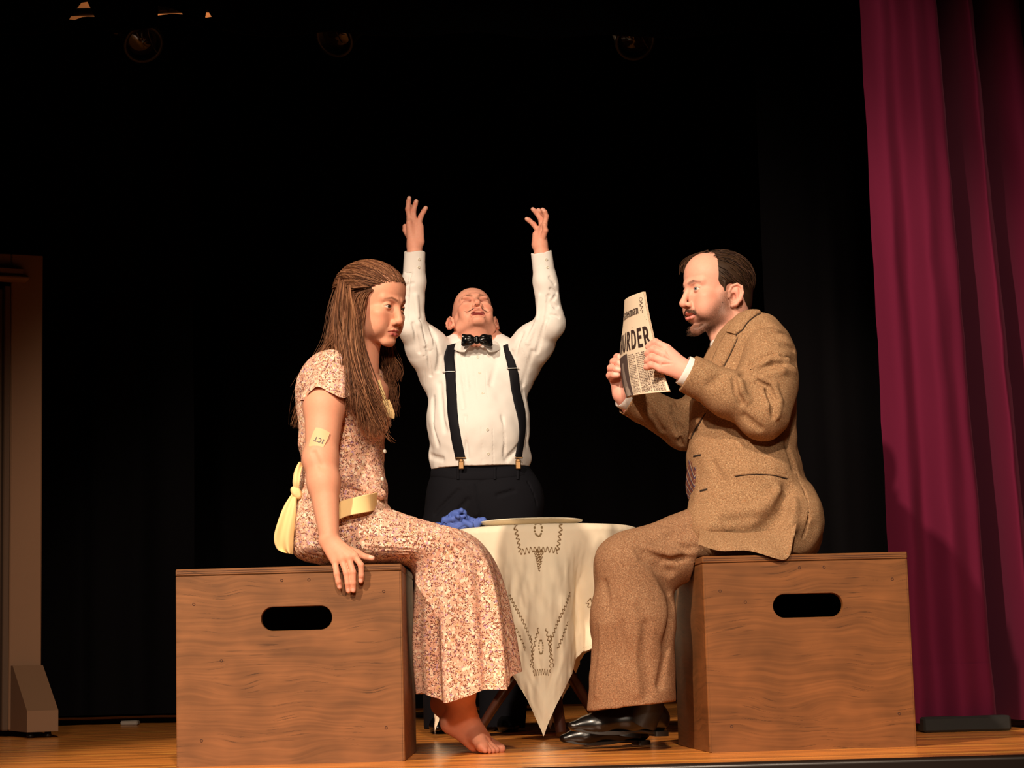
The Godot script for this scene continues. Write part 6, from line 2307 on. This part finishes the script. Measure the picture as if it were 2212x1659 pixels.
func reader_clothes(o: Node3D, wn: Vector3, wf: Vector3) -> void:
	# --- jacket
	var j := Field.new()
	j.cap(P(1630, 735, 5.70), P(1595, 745, 5.95), 0.075, 0.070, 0.05)
	j.cap(P(1615, 790, 5.74), P(1612, 800, 5.90), 0.120, 0.115, 0.06)
	j.cap(P(1606, 880, 5.74), P(1600, 880, 5.90), 0.145, 0.142, 0.06)
	j.cap(P(1603, 990, 5.73), P(1600, 990, 5.90), 0.154, 0.152, 0.06)
	j.cap(P(1628, 1090, 5.70), P(1628, 1090, 5.92), 0.155, 0.155, 0.06)
	j.cap(P(1560, 1120, 5.66), P(1700, 1130, 5.66), 0.095, 0.105, 0.05)
	j.cap(P(1688, 1110, 5.70), P(1698, 1165, 5.74), 0.085, 0.085, 0.05)
	j.cap(P(1545, 1155, 5.60), P(1680, 1172, 5.60), 0.055, 0.050, 0.05)
	var she := P(1660, 768, 5.63)
	var el := P(1650, 892, 5.545)
	j.ball(P(1662, 752, 5.66), 0.064, 0.05)
	j.rough = 0.008
	j.rough_noise = noise(8.0, 24, 2)
	folds(j, [[0.010, 0.008, 1640, 720, 1680, 712, 1712, 730], [0.009, 0.006, 1620, 740, 1650, 728], [0.008, -0.005, 1640, 735, 1690, 735],
		[0.020, 0.016, 1702, 1060, 1690, 1110, 1650, 1150, 1580, 1165, 1530, 1168], [0.016, -0.010, 1712, 1080, 1705, 1140, 1660, 1182], [0.014, -0.008, 1560, 1110, 1640, 1100, 1685, 1060],
		[0.003, 0.006, 1720, 1010, 1738, 1060, 1748, 1120, 1735, 1160], [0.005, -0.003, 1590, 1018, 1695, 1022], [0.0024, 0.003, 1588, 1026, 1650, 1023, 1700, 1031],
		[0.010, 0.006, 1700, 960, 1715, 1010], [0.0022, 0.0022, 1635, 950, 1640, 1000], [0.003, 0.004, 1522, 890, 1507, 918, 1490, 948], [0.010, 0.005, 1540, 1000, 1570, 1050]], 5.1)
	j.half(V(0.64, 0.519, -5.70), V(0, -1, 0), 0.6)
	j.cutcap(P(1575, 690, 5.80), P(1520, 800, 5.78), 0.052, 0.040, 0.004)
	j.cutcap(P(1490, 1105, 5.80), P(1470, 1180, 5.80), 0.05, 0.09, 0.01)
	var coat := soft("jacket", [[j, 0.0042]], M.tweed, o, "tan tweed jacket with notched lapels")
	# near sleeve
	var s := Field.new()
	s.cap(she, she.lerp(el, 0.5), 0.078, 0.080, 0.05)
	s.cap(she.lerp(el, 0.5), el, 0.080, 0.066, 0.04)
	s.cap(el, el.lerp(wn, 0.45), 0.066, 0.060, 0.035)
	s.cap(el.lerp(wn, 0.45), wn + V(0.012, -0.012, 0), 0.060, 0.053, 0.03)
	s.rough = 0.005
	s.rough_noise = noise(8.0, 27, 2)
	folds(s, [[0.009, 0.014, 1606, 812, 1620, 790, 1645, 775, 1668, 766], [0.009, 0.012, 1640, 798, 1668, 788, 1690, 788], [0.010, -0.008, 1625, 805, 1660, 780, 1700, 776], [0.010, -0.008, 1650, 815, 1690, 800, 1715, 800],
		[0.008, 0.010, 1606, 814, 1625, 802], [0.006, 0.010, 1636, 824, 1660, 836, 1672, 860], [0.008, -0.008, 1640, 815, 1672, 832, 1684, 866, 1678, 900], [0.006, 0.010, 1655, 845, 1668, 880, 1672, 900], [0.007, -0.006, 1648, 840, 1662, 880],
		[0.007, 0.012, 1587, 822, 1591, 845, 1602, 870], [0.010, -0.007, 1598, 822, 1602, 845, 1615, 865], [0.008, 0.006, 1690, 745, 1715, 755], [0.008, 0.007, 1690, 770, 1720, 785], [0.012, 0.006, 1535, 830, 1555, 815], [0.010, 0.006, 1700, 720, 1660, 722, 1640, 730], [0.010, 0.005, 1610, 900, 1640, 925]], 5.1)
	var fa := (wn - el).normalized()
	var cut := wn - fa * 0.012
	s.half(cut, fa, 0.12)
	s.cutcap(cut - fa * 0.04, cut + fa * 0.02, 0.045, 0.047, 0.002)
	soft("sleeve", [[s, 0.0036]], M.tweed, coat)
	# shirt cuff
	cuff_ring(o, wn - fa * 0.006, fa, 0.040, 0.05)
	for q in [[1493, 874], [1505, 880], [1516, 884]]:
		var p := hit(s, q[0], q[1], 5.1)
		button(coat, p, slope(s, p), 0.0065, M.button, "sleeve_button")
	# far sleeve
	var t := Field.new()
	var elf := P(1482, 925, 5.98)
	t.cap(P(1600, 775, 5.98), elf, 0.075, 0.060, 0.04)
	var ff := (wf - elf).normalized()
	t.cap(elf, wf, 0.060, 0.054, 0.03)
	t.rough = 0.005
	t.rough_noise = noise(8.0, 31, 2)
	folds(t, [[0.006, 0.006, 1462, 872, 1475, 890], [0.006, 0.006, 1455, 880, 1472, 902], [0.006, 0.006, 1450, 895, 1470, 925], [0.006, 0.006, 1462, 920, 1472, 960], [0.010, -0.007, 1440, 880, 1462, 940], [0.009, 0.006, 1400, 880, 1430, 930]], 5.1)
	var cutf := wf - ff * 0.020
	t.half(cutf, ff + V(-0.25, 0.1, 0), 0.12)
	t.cutcap(cutf - ff * 0.05, cutf + ff * 0.03, 0.046, 0.048, 0.002)
	soft("sleeve", [[t, 0.0038]], M.tweed, coat)
	cuff_ring(o, wf - ff * 0.012, ff, 0.040, 0.05)
	# the near skirt of the jacket hangs over the edge of the box
	var flap := []
	var up := [hit(j, 1512, 1140, 5.1), hit(j, 1560, 1148, 5.1), hit(j, 1620, 1150, 5.1), hit(j, 1680, 1140, 5.1), hit(j, 1722, 1120, 5.1)]
	var dn := [P(1508, 1176, 5.482), P(1556, 1190, 5.474), P(1618, 1190, 5.472), P(1694, 1209, 5.470), P(1712, 1178, 5.50)]
	var su := spline(up, 33)
	var sd := spline(dn, 33)
	for i in 33:
		var row := PackedVector3Array()
		for k in 9:
			var w := k / 8.0
			row.append(su[i].lerp(sd[i], w) + V(0, 0, 0.012 * sin(w * PI) + 0.004 * sin(i * 0.7) * w - 0.006 * (1.0 - w)))
		for k in 9:
			var w := 1.0 - k / 8.0
			row.append(su[i].lerp(sd[i], w) + V(0, 0.001, 0.012 * sin(w * PI) + 0.004 * sin(i * 0.7) * w - 0.006 * (1.0 - w) - 0.004))
		flap.append(row)
	var fg := Geo.new()
	fg.grid(flap, true)
	fg.fan(flap[0], V(-1, 0, 0)); fg.fan(flap[-1], V(1, 0, 0))
	part("skirt_panel", fg.mesh(), M.tweed, coat)
	# collar and lapels
	var g := strip_on(j, [[1626, 660], [1606, 668], [1590, 684], [1577, 704], [1569, 718]], [[1643, 676], [1628, 684], [1614, 697], [1603, 712], [1589, 723]], 0.007, 20, 7, 5.1)
	part("collar", g.mesh(), M.tweed, coat)
	g = strip_on(j, [[1569, 720], [1554, 745], [1542, 772], [1536, 796], [1520, 850], [1500, 905], [1487, 945]], [[1592, 731], [1579, 760], [1567, 783], [1557, 802], [1545, 850], [1522, 895], [1491, 948]], 0.006, 30, 7, 5.1)
	part("lapel", g.mesh(), M.tweed, coat)
	for q in [[[1643, 677], [1628, 685], [1614, 698], [1603, 713], [1589, 724]], [[1589, 724], [1592, 733], [1579, 762], [1567, 785], [1557, 804]], [[1524, 892], [1508, 918], [1492, 947]]]:
		var edge := []
		for e in q: edge.append([e[0] + 1.3, e[1] + 0.9])
		g = strip_on(j, q, edge, 0.0018, 18, 3, 5.1)
		part("seam", g.mesh(), M.slit, coat)
	# pocket welt, button holes, buttons
	g = strip_on(j, [[1587, 1022], [1645, 1018], [1701, 1027]], [[1587, 1029], [1645, 1025], [1701, 1034]], 0.0030, 18, 4, 5.1)
	part("pocket_welt", g.mesh(), M.tweed, coat)
	g = strip_on(j, [[1589, 1027.5], [1645, 1023.5], [1700, 1032.5]], [[1589, 1030], [1645, 1026], [1700, 1035]], 0.0022, 18, 3, 5.1)
	part("pocket_slit", g.mesh(), M.slit, coat)
	for q in [[1498, 986, 1514, 983], [1512, 1061, 1528, 1057]]:
		g = strip_on(j, [[q[0], q[1] - 2], [q[2], q[3] - 2]], [[q[0], q[1] + 2], [q[2], q[3] + 2]], 0.0016, 8, 3, 5.1)
		part("buttonhole", g.mesh(), M.slit, coat)
	# --- shirt and tie
	var sf := Field.new()
	sf.cap(P(1592, 745, 5.82), P(1585, 840, 5.81), 0.068, 0.085, 0.04)
	sf.cap(P(1585, 840, 5.81), P(1572, 1050, 5.81), 0.085, 0.096, 0.04)
	sf.cutcap(P(1585, 690, 5.82), P(1585, 752, 5.82), 0.062, 0.062, 0.003)
	var shirt := soft("shirt", [[sf, 0.005]], M.white, o, "white shirt with its collar showing")
	g = Geo.new()
	var rows := []
	for i in 5:
		var row := PackedVector3Array()
		var y: float = [0.040, 0.038, 0.0, -0.012, -0.012][i]
		for k in 40:
			var an := TAU * k / 40.0
			var nb := P(1580, 728, 5.815)
			var rr: float = [0.0655, 0.068, 0.071, 0.078, 0.070][i]
			var dirv := V(cos(an) * cos(0.55), sin(0.55) * cos(an) * 0.8, sin(an))
			row.append(nb + dirv * rr + V(-0.10 * y, y - 0.026, 0))
		rows.append(row)
	g.grid(rows, true)
	part("collar", g.mesh(), M.white, shirt)
	g = band(spline([P(1557, 748, 5.735), P(1548, 770, 5.715), P(1541, 800, 5.70), P(1528, 880, 5.69), P(1505, 960, 5.685), P(1492, 1040, 5.68), P(1497, 1075, 5.68)], 30), 0.06, 0.006, [V(0.35, 0, 1)])
	var tie := part("tie", g.mesh(), tie_mat(), o, "dark patterned tie")
	g = Geo.new()
	g.tube(spline([P(1558, 742, 5.735), P(1553, 752, 5.722), P(1549, 762, 5.716)], 8), PackedFloat32Array([0.012, 0.016, 0.018, 0.018, 0.017, 0.015, 0.013, 0.010]), 12)
	part("knot", g.mesh(), tie.material_override, tie)
	g = Geo.new()
	g.tube(spline([P(1546, 786, 5.70), P(1543, 790, 5.692), P(1538, 794, 5.70)], 6), PackedFloat32Array([0.004, 0.005, 0.005, 0.005, 0.005, 0.004]), 8)
	part("tie_bar", g.mesh(), M.steel, tie)
	# --- trousers
	var q := Field.new()
	var hip := P(1640, 1126, 5.70)
	var kne := P(1362, 1222, 5.655)
	var ank := P(1364, 1540, 5.68)
	q.cap(hip, kne, 0.110, 0.086, 0.04)
	q.cap(P(1640, 1126, 5.92), P(1350, 1222, 5.97), 0.105, 0.085, 0.04)
	q.cap(kne, P(1368, 1330, 5.66), 0.086, 0.108, 0.05)
	q.cap(P(1368, 1330, 5.66), ank, 0.108, 0.122, 0.04, V(0, 0, 1), 1.15)
	q.cap(P(1480, 1185, 5.62), P(1440, 1240, 5.64), 0.028, 0.030, 0.03)
	q.rough = 0.005
	q.rough_noise = noise(7.0, 34, 2)
	folds(q, [[0.010, 0.010, 1380, 1190, 1430, 1212, 1480, 1205], [0.010, 0.008, 1440, 1170, 1480, 1188, 1505, 1185], [0.012, 0.012, 1390, 1205, 1420, 1225, 1445, 1235], [0.012, -0.008, 1400, 1180, 1450, 1195, 1500, 1190], [0.012, 0.012, 1425, 1240, 1445, 1280],
		[0.010, 0.006, 1306, 1260, 1318, 1330], [0.014, 0.006, 1330, 1300, 1345, 1420], [0.010, -0.004, 1370, 1300, 1375, 1500], [0.012, 0.006, 1395, 1350, 1400, 1500], [0.012, -0.005, 1300, 1350, 1290, 1500],
		[0.0022, 0.003, 1420, 1245, 1405, 1380, 1388, 1540], [0.010, 0.006, 1430, 1130, 1470, 1140], [0.014, 0.006, 1520, 1130, 1450, 1160, 1400, 1180], [0.010, 0.007, 1440, 1400, 1425, 1480], [0.016, 0.010, 1450, 1300, 1440, 1390]], 5.1)
	q.half(V(P(1655, 1198, 5.70).x, 0.519, -5.70), V(0, -1, 0), 0.232)
	q.half(V(P(1655, 1198, 5.92).x, 0.519, -5.92), V(0, -1, 0), 0.285)
	q.half(P(1364, 1527, 5.6), V(0.09, -1, 0), 0.4)
	q.cutcap(P(1366, 1480, 5.68), P(1366, 1560, 5.68), 0.095, 0.112, 0.002, V(0, 0, 1), 1.15)
	q.cap(P(1352, 1225, 5.97), P(1352, 1340, 5.98), 0.085, 0.095, 0.04)
	q.cap(P(1352, 1340, 5.98), P(1352, 1500, 5.98), 0.095, 0.095, 0.04)
	var tr := soft("trousers", [[q, 0.005]], M.trouser, o, "wide tan tweed trousers")
	# turn-up hem of the near leg
	# shoes: the near foot rests on the far one
	shoe(o, P(1350, 1590, 5.72), V(-1, 0.03, 0.20).normalized(), V(0.02, 1, 0).normalized(), 1.05, "near black leather shoe, raised")
	shoe(o, P(1320, 1611, 5.98), V(-1, 0.0, 0.25).normalized(), V(0, 1, 0), 1.0, "far black leather shoe, flat on the floor")
	for k in 2:
		var sk := Geo.new()
		sk.tube(PackedVector3Array([[P(1405, 1470, 5.70), P(1400, 1530, 5.70), P(1385, 1560, 5.71)], [P(1350, 1480, 5.98), P(1356, 1560, 5.98), P(1352, 1590, 5.98)]][k]), PackedFloat32Array([0.045, 0.042, 0.045]), 20)
		part("sock", sk.mesh(), M.black, o)

func cuff_ring(o: Node3D, c: Vector3, ax: Vector3, r: float, length: float) -> void:
	var g := Geo.new()
	var xx := ax.cross(V(0, 0, 1)).normalized()
	var zz := xx.cross(ax)
	var rows := []
	for q in [[1.0, -length], [1.02, 0.0], [1.0, 0.010], [0.93, 0.010], [0.90, -0.03]]:
		var row := PackedVector3Array()
		for k in 40:
			var an := TAU * k / 40.0
			row.append(c + ax * q[1] + (xx * cos(an) + zz * sin(an)) * r * q[0] * (1.0 + 0.03 * sin(an * 2.0 + 1.0)))
		rows.append(row)
	g.grid(rows, true, [], [], true)
	part("shirt_cuff", g.mesh(), M.white, o)

func tie_mat() -> StandardMaterial3D:
	var im := Image.create(64, 64, false, Image.FORMAT_RGB8)
	for y in 64:
		for x in 64:
			var a := posmod(x + y, 32)
			var b := posmod(x - y, 32)
			var c := Color(0.42, 0.24, 0.20)
			if a < 6: c = Color(0.62, 0.52, 0.42)
			elif a < 12: c = Color(0.22, 0.20, 0.34)
			if b < 4: c = c.lerp(Color(0.75, 0.66, 0.5), 0.5)
			im.set_pixel(x, y, c)
	return tri_tex(mat(Color(0.9, 0.9, 0.9), 0.7, 0.3), im, 22.0)

# ---------------------------------------------------------------- the newspaper he holds
func newspaper() -> void:
	var o := thing("newspaper", "folded newspaper with a one-word black headline held by the seated man", "newspaper")
	# left (far) edge and right (near) edge of the sheet, top to bottom
	var le := spline([P(1349, 648, 5.80), P(1346, 700, 5.82), P(1339, 760, 5.835), P(1343, 820, 5.83), P(1353, 860, 5.80)], 33)
	var re := spline([P(1389, 630, 5.60), P(1397, 675, 5.58), P(1411, 735, 5.56), P(1428, 800, 5.548), P(1441, 846, 5.54)], 33)
	var paper := mat(Color(0.93, 0.85, 0.75), 0.9, 0.2)
	var sheet := func(u: float, v: float, lift: float) -> Vector3:      # u across from far to near, v down
		var k := clampf(v, 0.0, 1.0) * 32.0
		var i := mini(int(k), 31)
		var a: Vector3 = le[i].lerp(le[i + 1], k - i)
		var b: Vector3 = re[i].lerp(re[i + 1], k - i)
		var d := (b - a)
		var n := d.cross(V(0, 1, 0)).normalized()
		if n.z < 0.0: n = -n
		var bow := 0.030 * sin(clampf(u, 0.0, 1.0) * PI) * (0.25 + 0.75 * v)
		return a + d * u + n * (bow + lift)
	for layer in 4:
		var g := Geo.new()
		var rows := []
		var off := -0.0022 * layer
		for i in 25:
			var row := PackedVector3Array()
			for jj in 21: row.append(sheet.call(jj / 20.0 - 0.006 * layer * (i / 24.0), i / 24.0 * (1.0 - 0.004 * layer), off))
			var bk := PackedVector3Array()
			for jj in 21: bk.append(sheet.call(1.0 - jj / 20.0 - 0.006 * layer * (i / 24.0), i / 24.0 * (1.0 - 0.004 * layer), off - 0.0009))
			row.append_array(bk)
			rows.append(row)
		g.grid(rows, true)
		g.fan(rows[0], V(0, 1, 0)); g.fan(rows[-1], V(0, -1, 0))
		part("page", g.mesh(), paper, o)
	# the rolled fold at the near lower edge
	var g := Geo.new()
	var roll := []
	for i in 13:
		var v := lerpf(0.80, 1.0, i / 12.0)
		var row := PackedVector3Array()
		for k in 12:
			var an := TAU * k / 12.0
			row.append((sheet.call(1.0, v, -0.004) as Vector3) + V(0.006 * cos(an), 0, 0.0075 * sin(an)) * (0.4 + 0.6 * i / 12.0))
		roll.append(row)
	g.grid(roll, true)
	g.fan(roll[-1], V(0, -1, 0))
	part("fold", g.mesh(), paper, o)
	var ink := mat(Color(0.20, 0.15, 0.14), 0.9, 0.1)
	var grey := mat(Color(0.42, 0.36, 0.34), 0.9, 0.1)
	letters(o, "MURDER", "Droid Sans", 800, 0.02, 0.97, 0.365, 0.535, sheet, ink)
	letters(o, "Statesman", "Droid Serif", 700, 0.06, 0.80, 0.155, 0.235, sheet, ink)
	# emblem by the title, rules
	g = Geo.new()
	for k in 16:
		var an := TAU * k / 16.0
		mark(g, sheet, 0.90 + 0.05 * cos(an), 0.10 + 0.022 * sin(an), 0.014, 0.005)
	for k in 9: mark(g, sheet, 0.89 + 0.03 * sin(k * 1.9), 0.13 + 0.013 * k, 0.05 - 0.003 * k, 0.006)
	part("emblem", g.mesh(), ink, o)
	g = Geo.new()
	for q in [[0.10, 0.95, 0.285, 0.0022], [0.05, 0.98, 0.315, 0.0022], [0.02, 0.6, 0.345, 0.0015]]:
		mark(g, sheet, (q[0] + q[1]) * 0.5, q[2], q[1] - q[0], q[3])
	part("rule", g.mesh(), ink, o)
	# columns of small print: lines of short words
	var r := RandomNumberGenerator.new()
	r.seed = 3
	g = Geo.new()
	for col in 3:
		var u0: float = [0.44, 0.64, 0.83][col]
		for ln in 26:
			var v := 0.575 + 0.0155 * ln
			var u := u0
			while u < u0 + 0.165:
				var w := r.randf_range(0.012, 0.035)
				if r.randf() < 0.9: mark(g, sheet, u + w * 0.5, v, minf(w, u0 + 0.17 - u), 0.0055)
				u += w + 0.008
	part("small_print", g.mesh(), grey, o)
	# the picture: a dark plate with a pale figure
	g = Geo.new()
	patch_on(g, sheet, [Vector2(0.0, 0.565), Vector2(0.40, 0.555), Vector2(0.42, 0.998), Vector2(0.06, 0.998)], 0.0011)
	var pic := part("picture", g.mesh(), mat(Color(0.36, 0.30, 0.29), 0.9, 0.1), o)
	g = Geo.new()
	patch_on(g, sheet, [Vector2(0.16, 0.62), Vector2(0.24, 0.62), Vector2(0.30, 0.80), Vector2(0.38, 0.99), Vector2(0.12, 0.99), Vector2(0.14, 0.80)], 0.0016)
	part("pale_figure", g.mesh(), mat(Color(0.58, 0.52, 0.49), 0.9, 0.1), pic)
	g = Geo.new()
	patch_on(g, sheet, [Vector2(0.20, 0.86), Vector2(0.30, 0.85), Vector2(0.36, 0.93), Vector2(0.33, 0.99), Vector2(0.22, 0.99), Vector2(0.17, 0.93)], 0.0021)
	part("pale_face", g.mesh(), mat(Color(0.70, 0.64, 0.60), 0.9, 0.1), pic)

func mark(g: Geo, sheet: Callable, u: float, v: float, w: float, h: float) -> void:
	var b := g.v.size()
	for e in [[-0.5, -0.5], [0.5, -0.5], [0.5, 0.5], [-0.5, 0.5]]:
		g.v.append(sheet.call(u + w * e[0], v + h * e[1], 0.0012))
		g.n.append(V(-0.4, 0, 0.9)); g.uv.append(Vector2.ZERO); g.c.append(Color.WHITE)
	g.tri(b, b + 1, b + 2); g.tri(b, b + 2, b + 3)

func patch_on(g: Geo, sheet: Callable, outline: Array, lift: float) -> void:
	# fills a convex outline with small cells so that it follows the bend
	var mid := Vector2.ZERO
	for p in outline: mid += p
	mid /= outline.size()
	var dense := []
	for i in outline.size():
		for k in 8: dense.append((outline[i] as Vector2).lerp(outline[(i + 1) % outline.size()], k / 8.0))
	var rows := []
	for t in [1.0, 0.75, 0.5, 0.25, 0.02]:
		var row := PackedVector3Array()
		for p in dense:
			var q: Vector2 = mid.lerp(p, t)
			row.append(sheet.call(q.x, q.y, lift))
		rows.append(row)
	g.grid(rows, true)

func letters(parent: Node, text: String, font: String, weight: int, u0: float, u1: float, v0: float, v1: float, sheet: Callable, m: Material) -> void:
	var tm := TextMesh.new()
	var sf := SystemFont.new()
	sf.font_names = PackedStringArray([font])
	sf.font_weight = weight
	tm.font = sf
	tm.text = text
	tm.font_size = 64
	tm.pixel_size = 0.01
	tm.depth = 0.0
	tm.curve_step = 1.0
	var arr := tm.surface_get_arrays(0)
	var vs: PackedVector3Array = arr[Mesh.ARRAY_VERTEX]
	var lo := Vector3(1e9, 1e9, 0)
	var hi := -lo
	for p in vs:
		lo = lo.min(p)
		hi = hi.max(p)
	var g := Geo.new()
	for p in vs:
		var u := lerpf(u0, u1, (p.x - lo.x) / (hi.x - lo.x))
		var v := lerpf(v1, v0, (p.y - lo.y) / (hi.y - lo.y))
		g.v.append(sheet.call(u, v, 0.0012))
		g.n.append(V(-0.4, 0, 0.9)); g.uv.append(Vector2.ZERO); g.c.append(Color.WHITE)
	g.ix = arr[Mesh.ARRAY_INDEX]
	part("lettering", g.mesh(), m, parent)
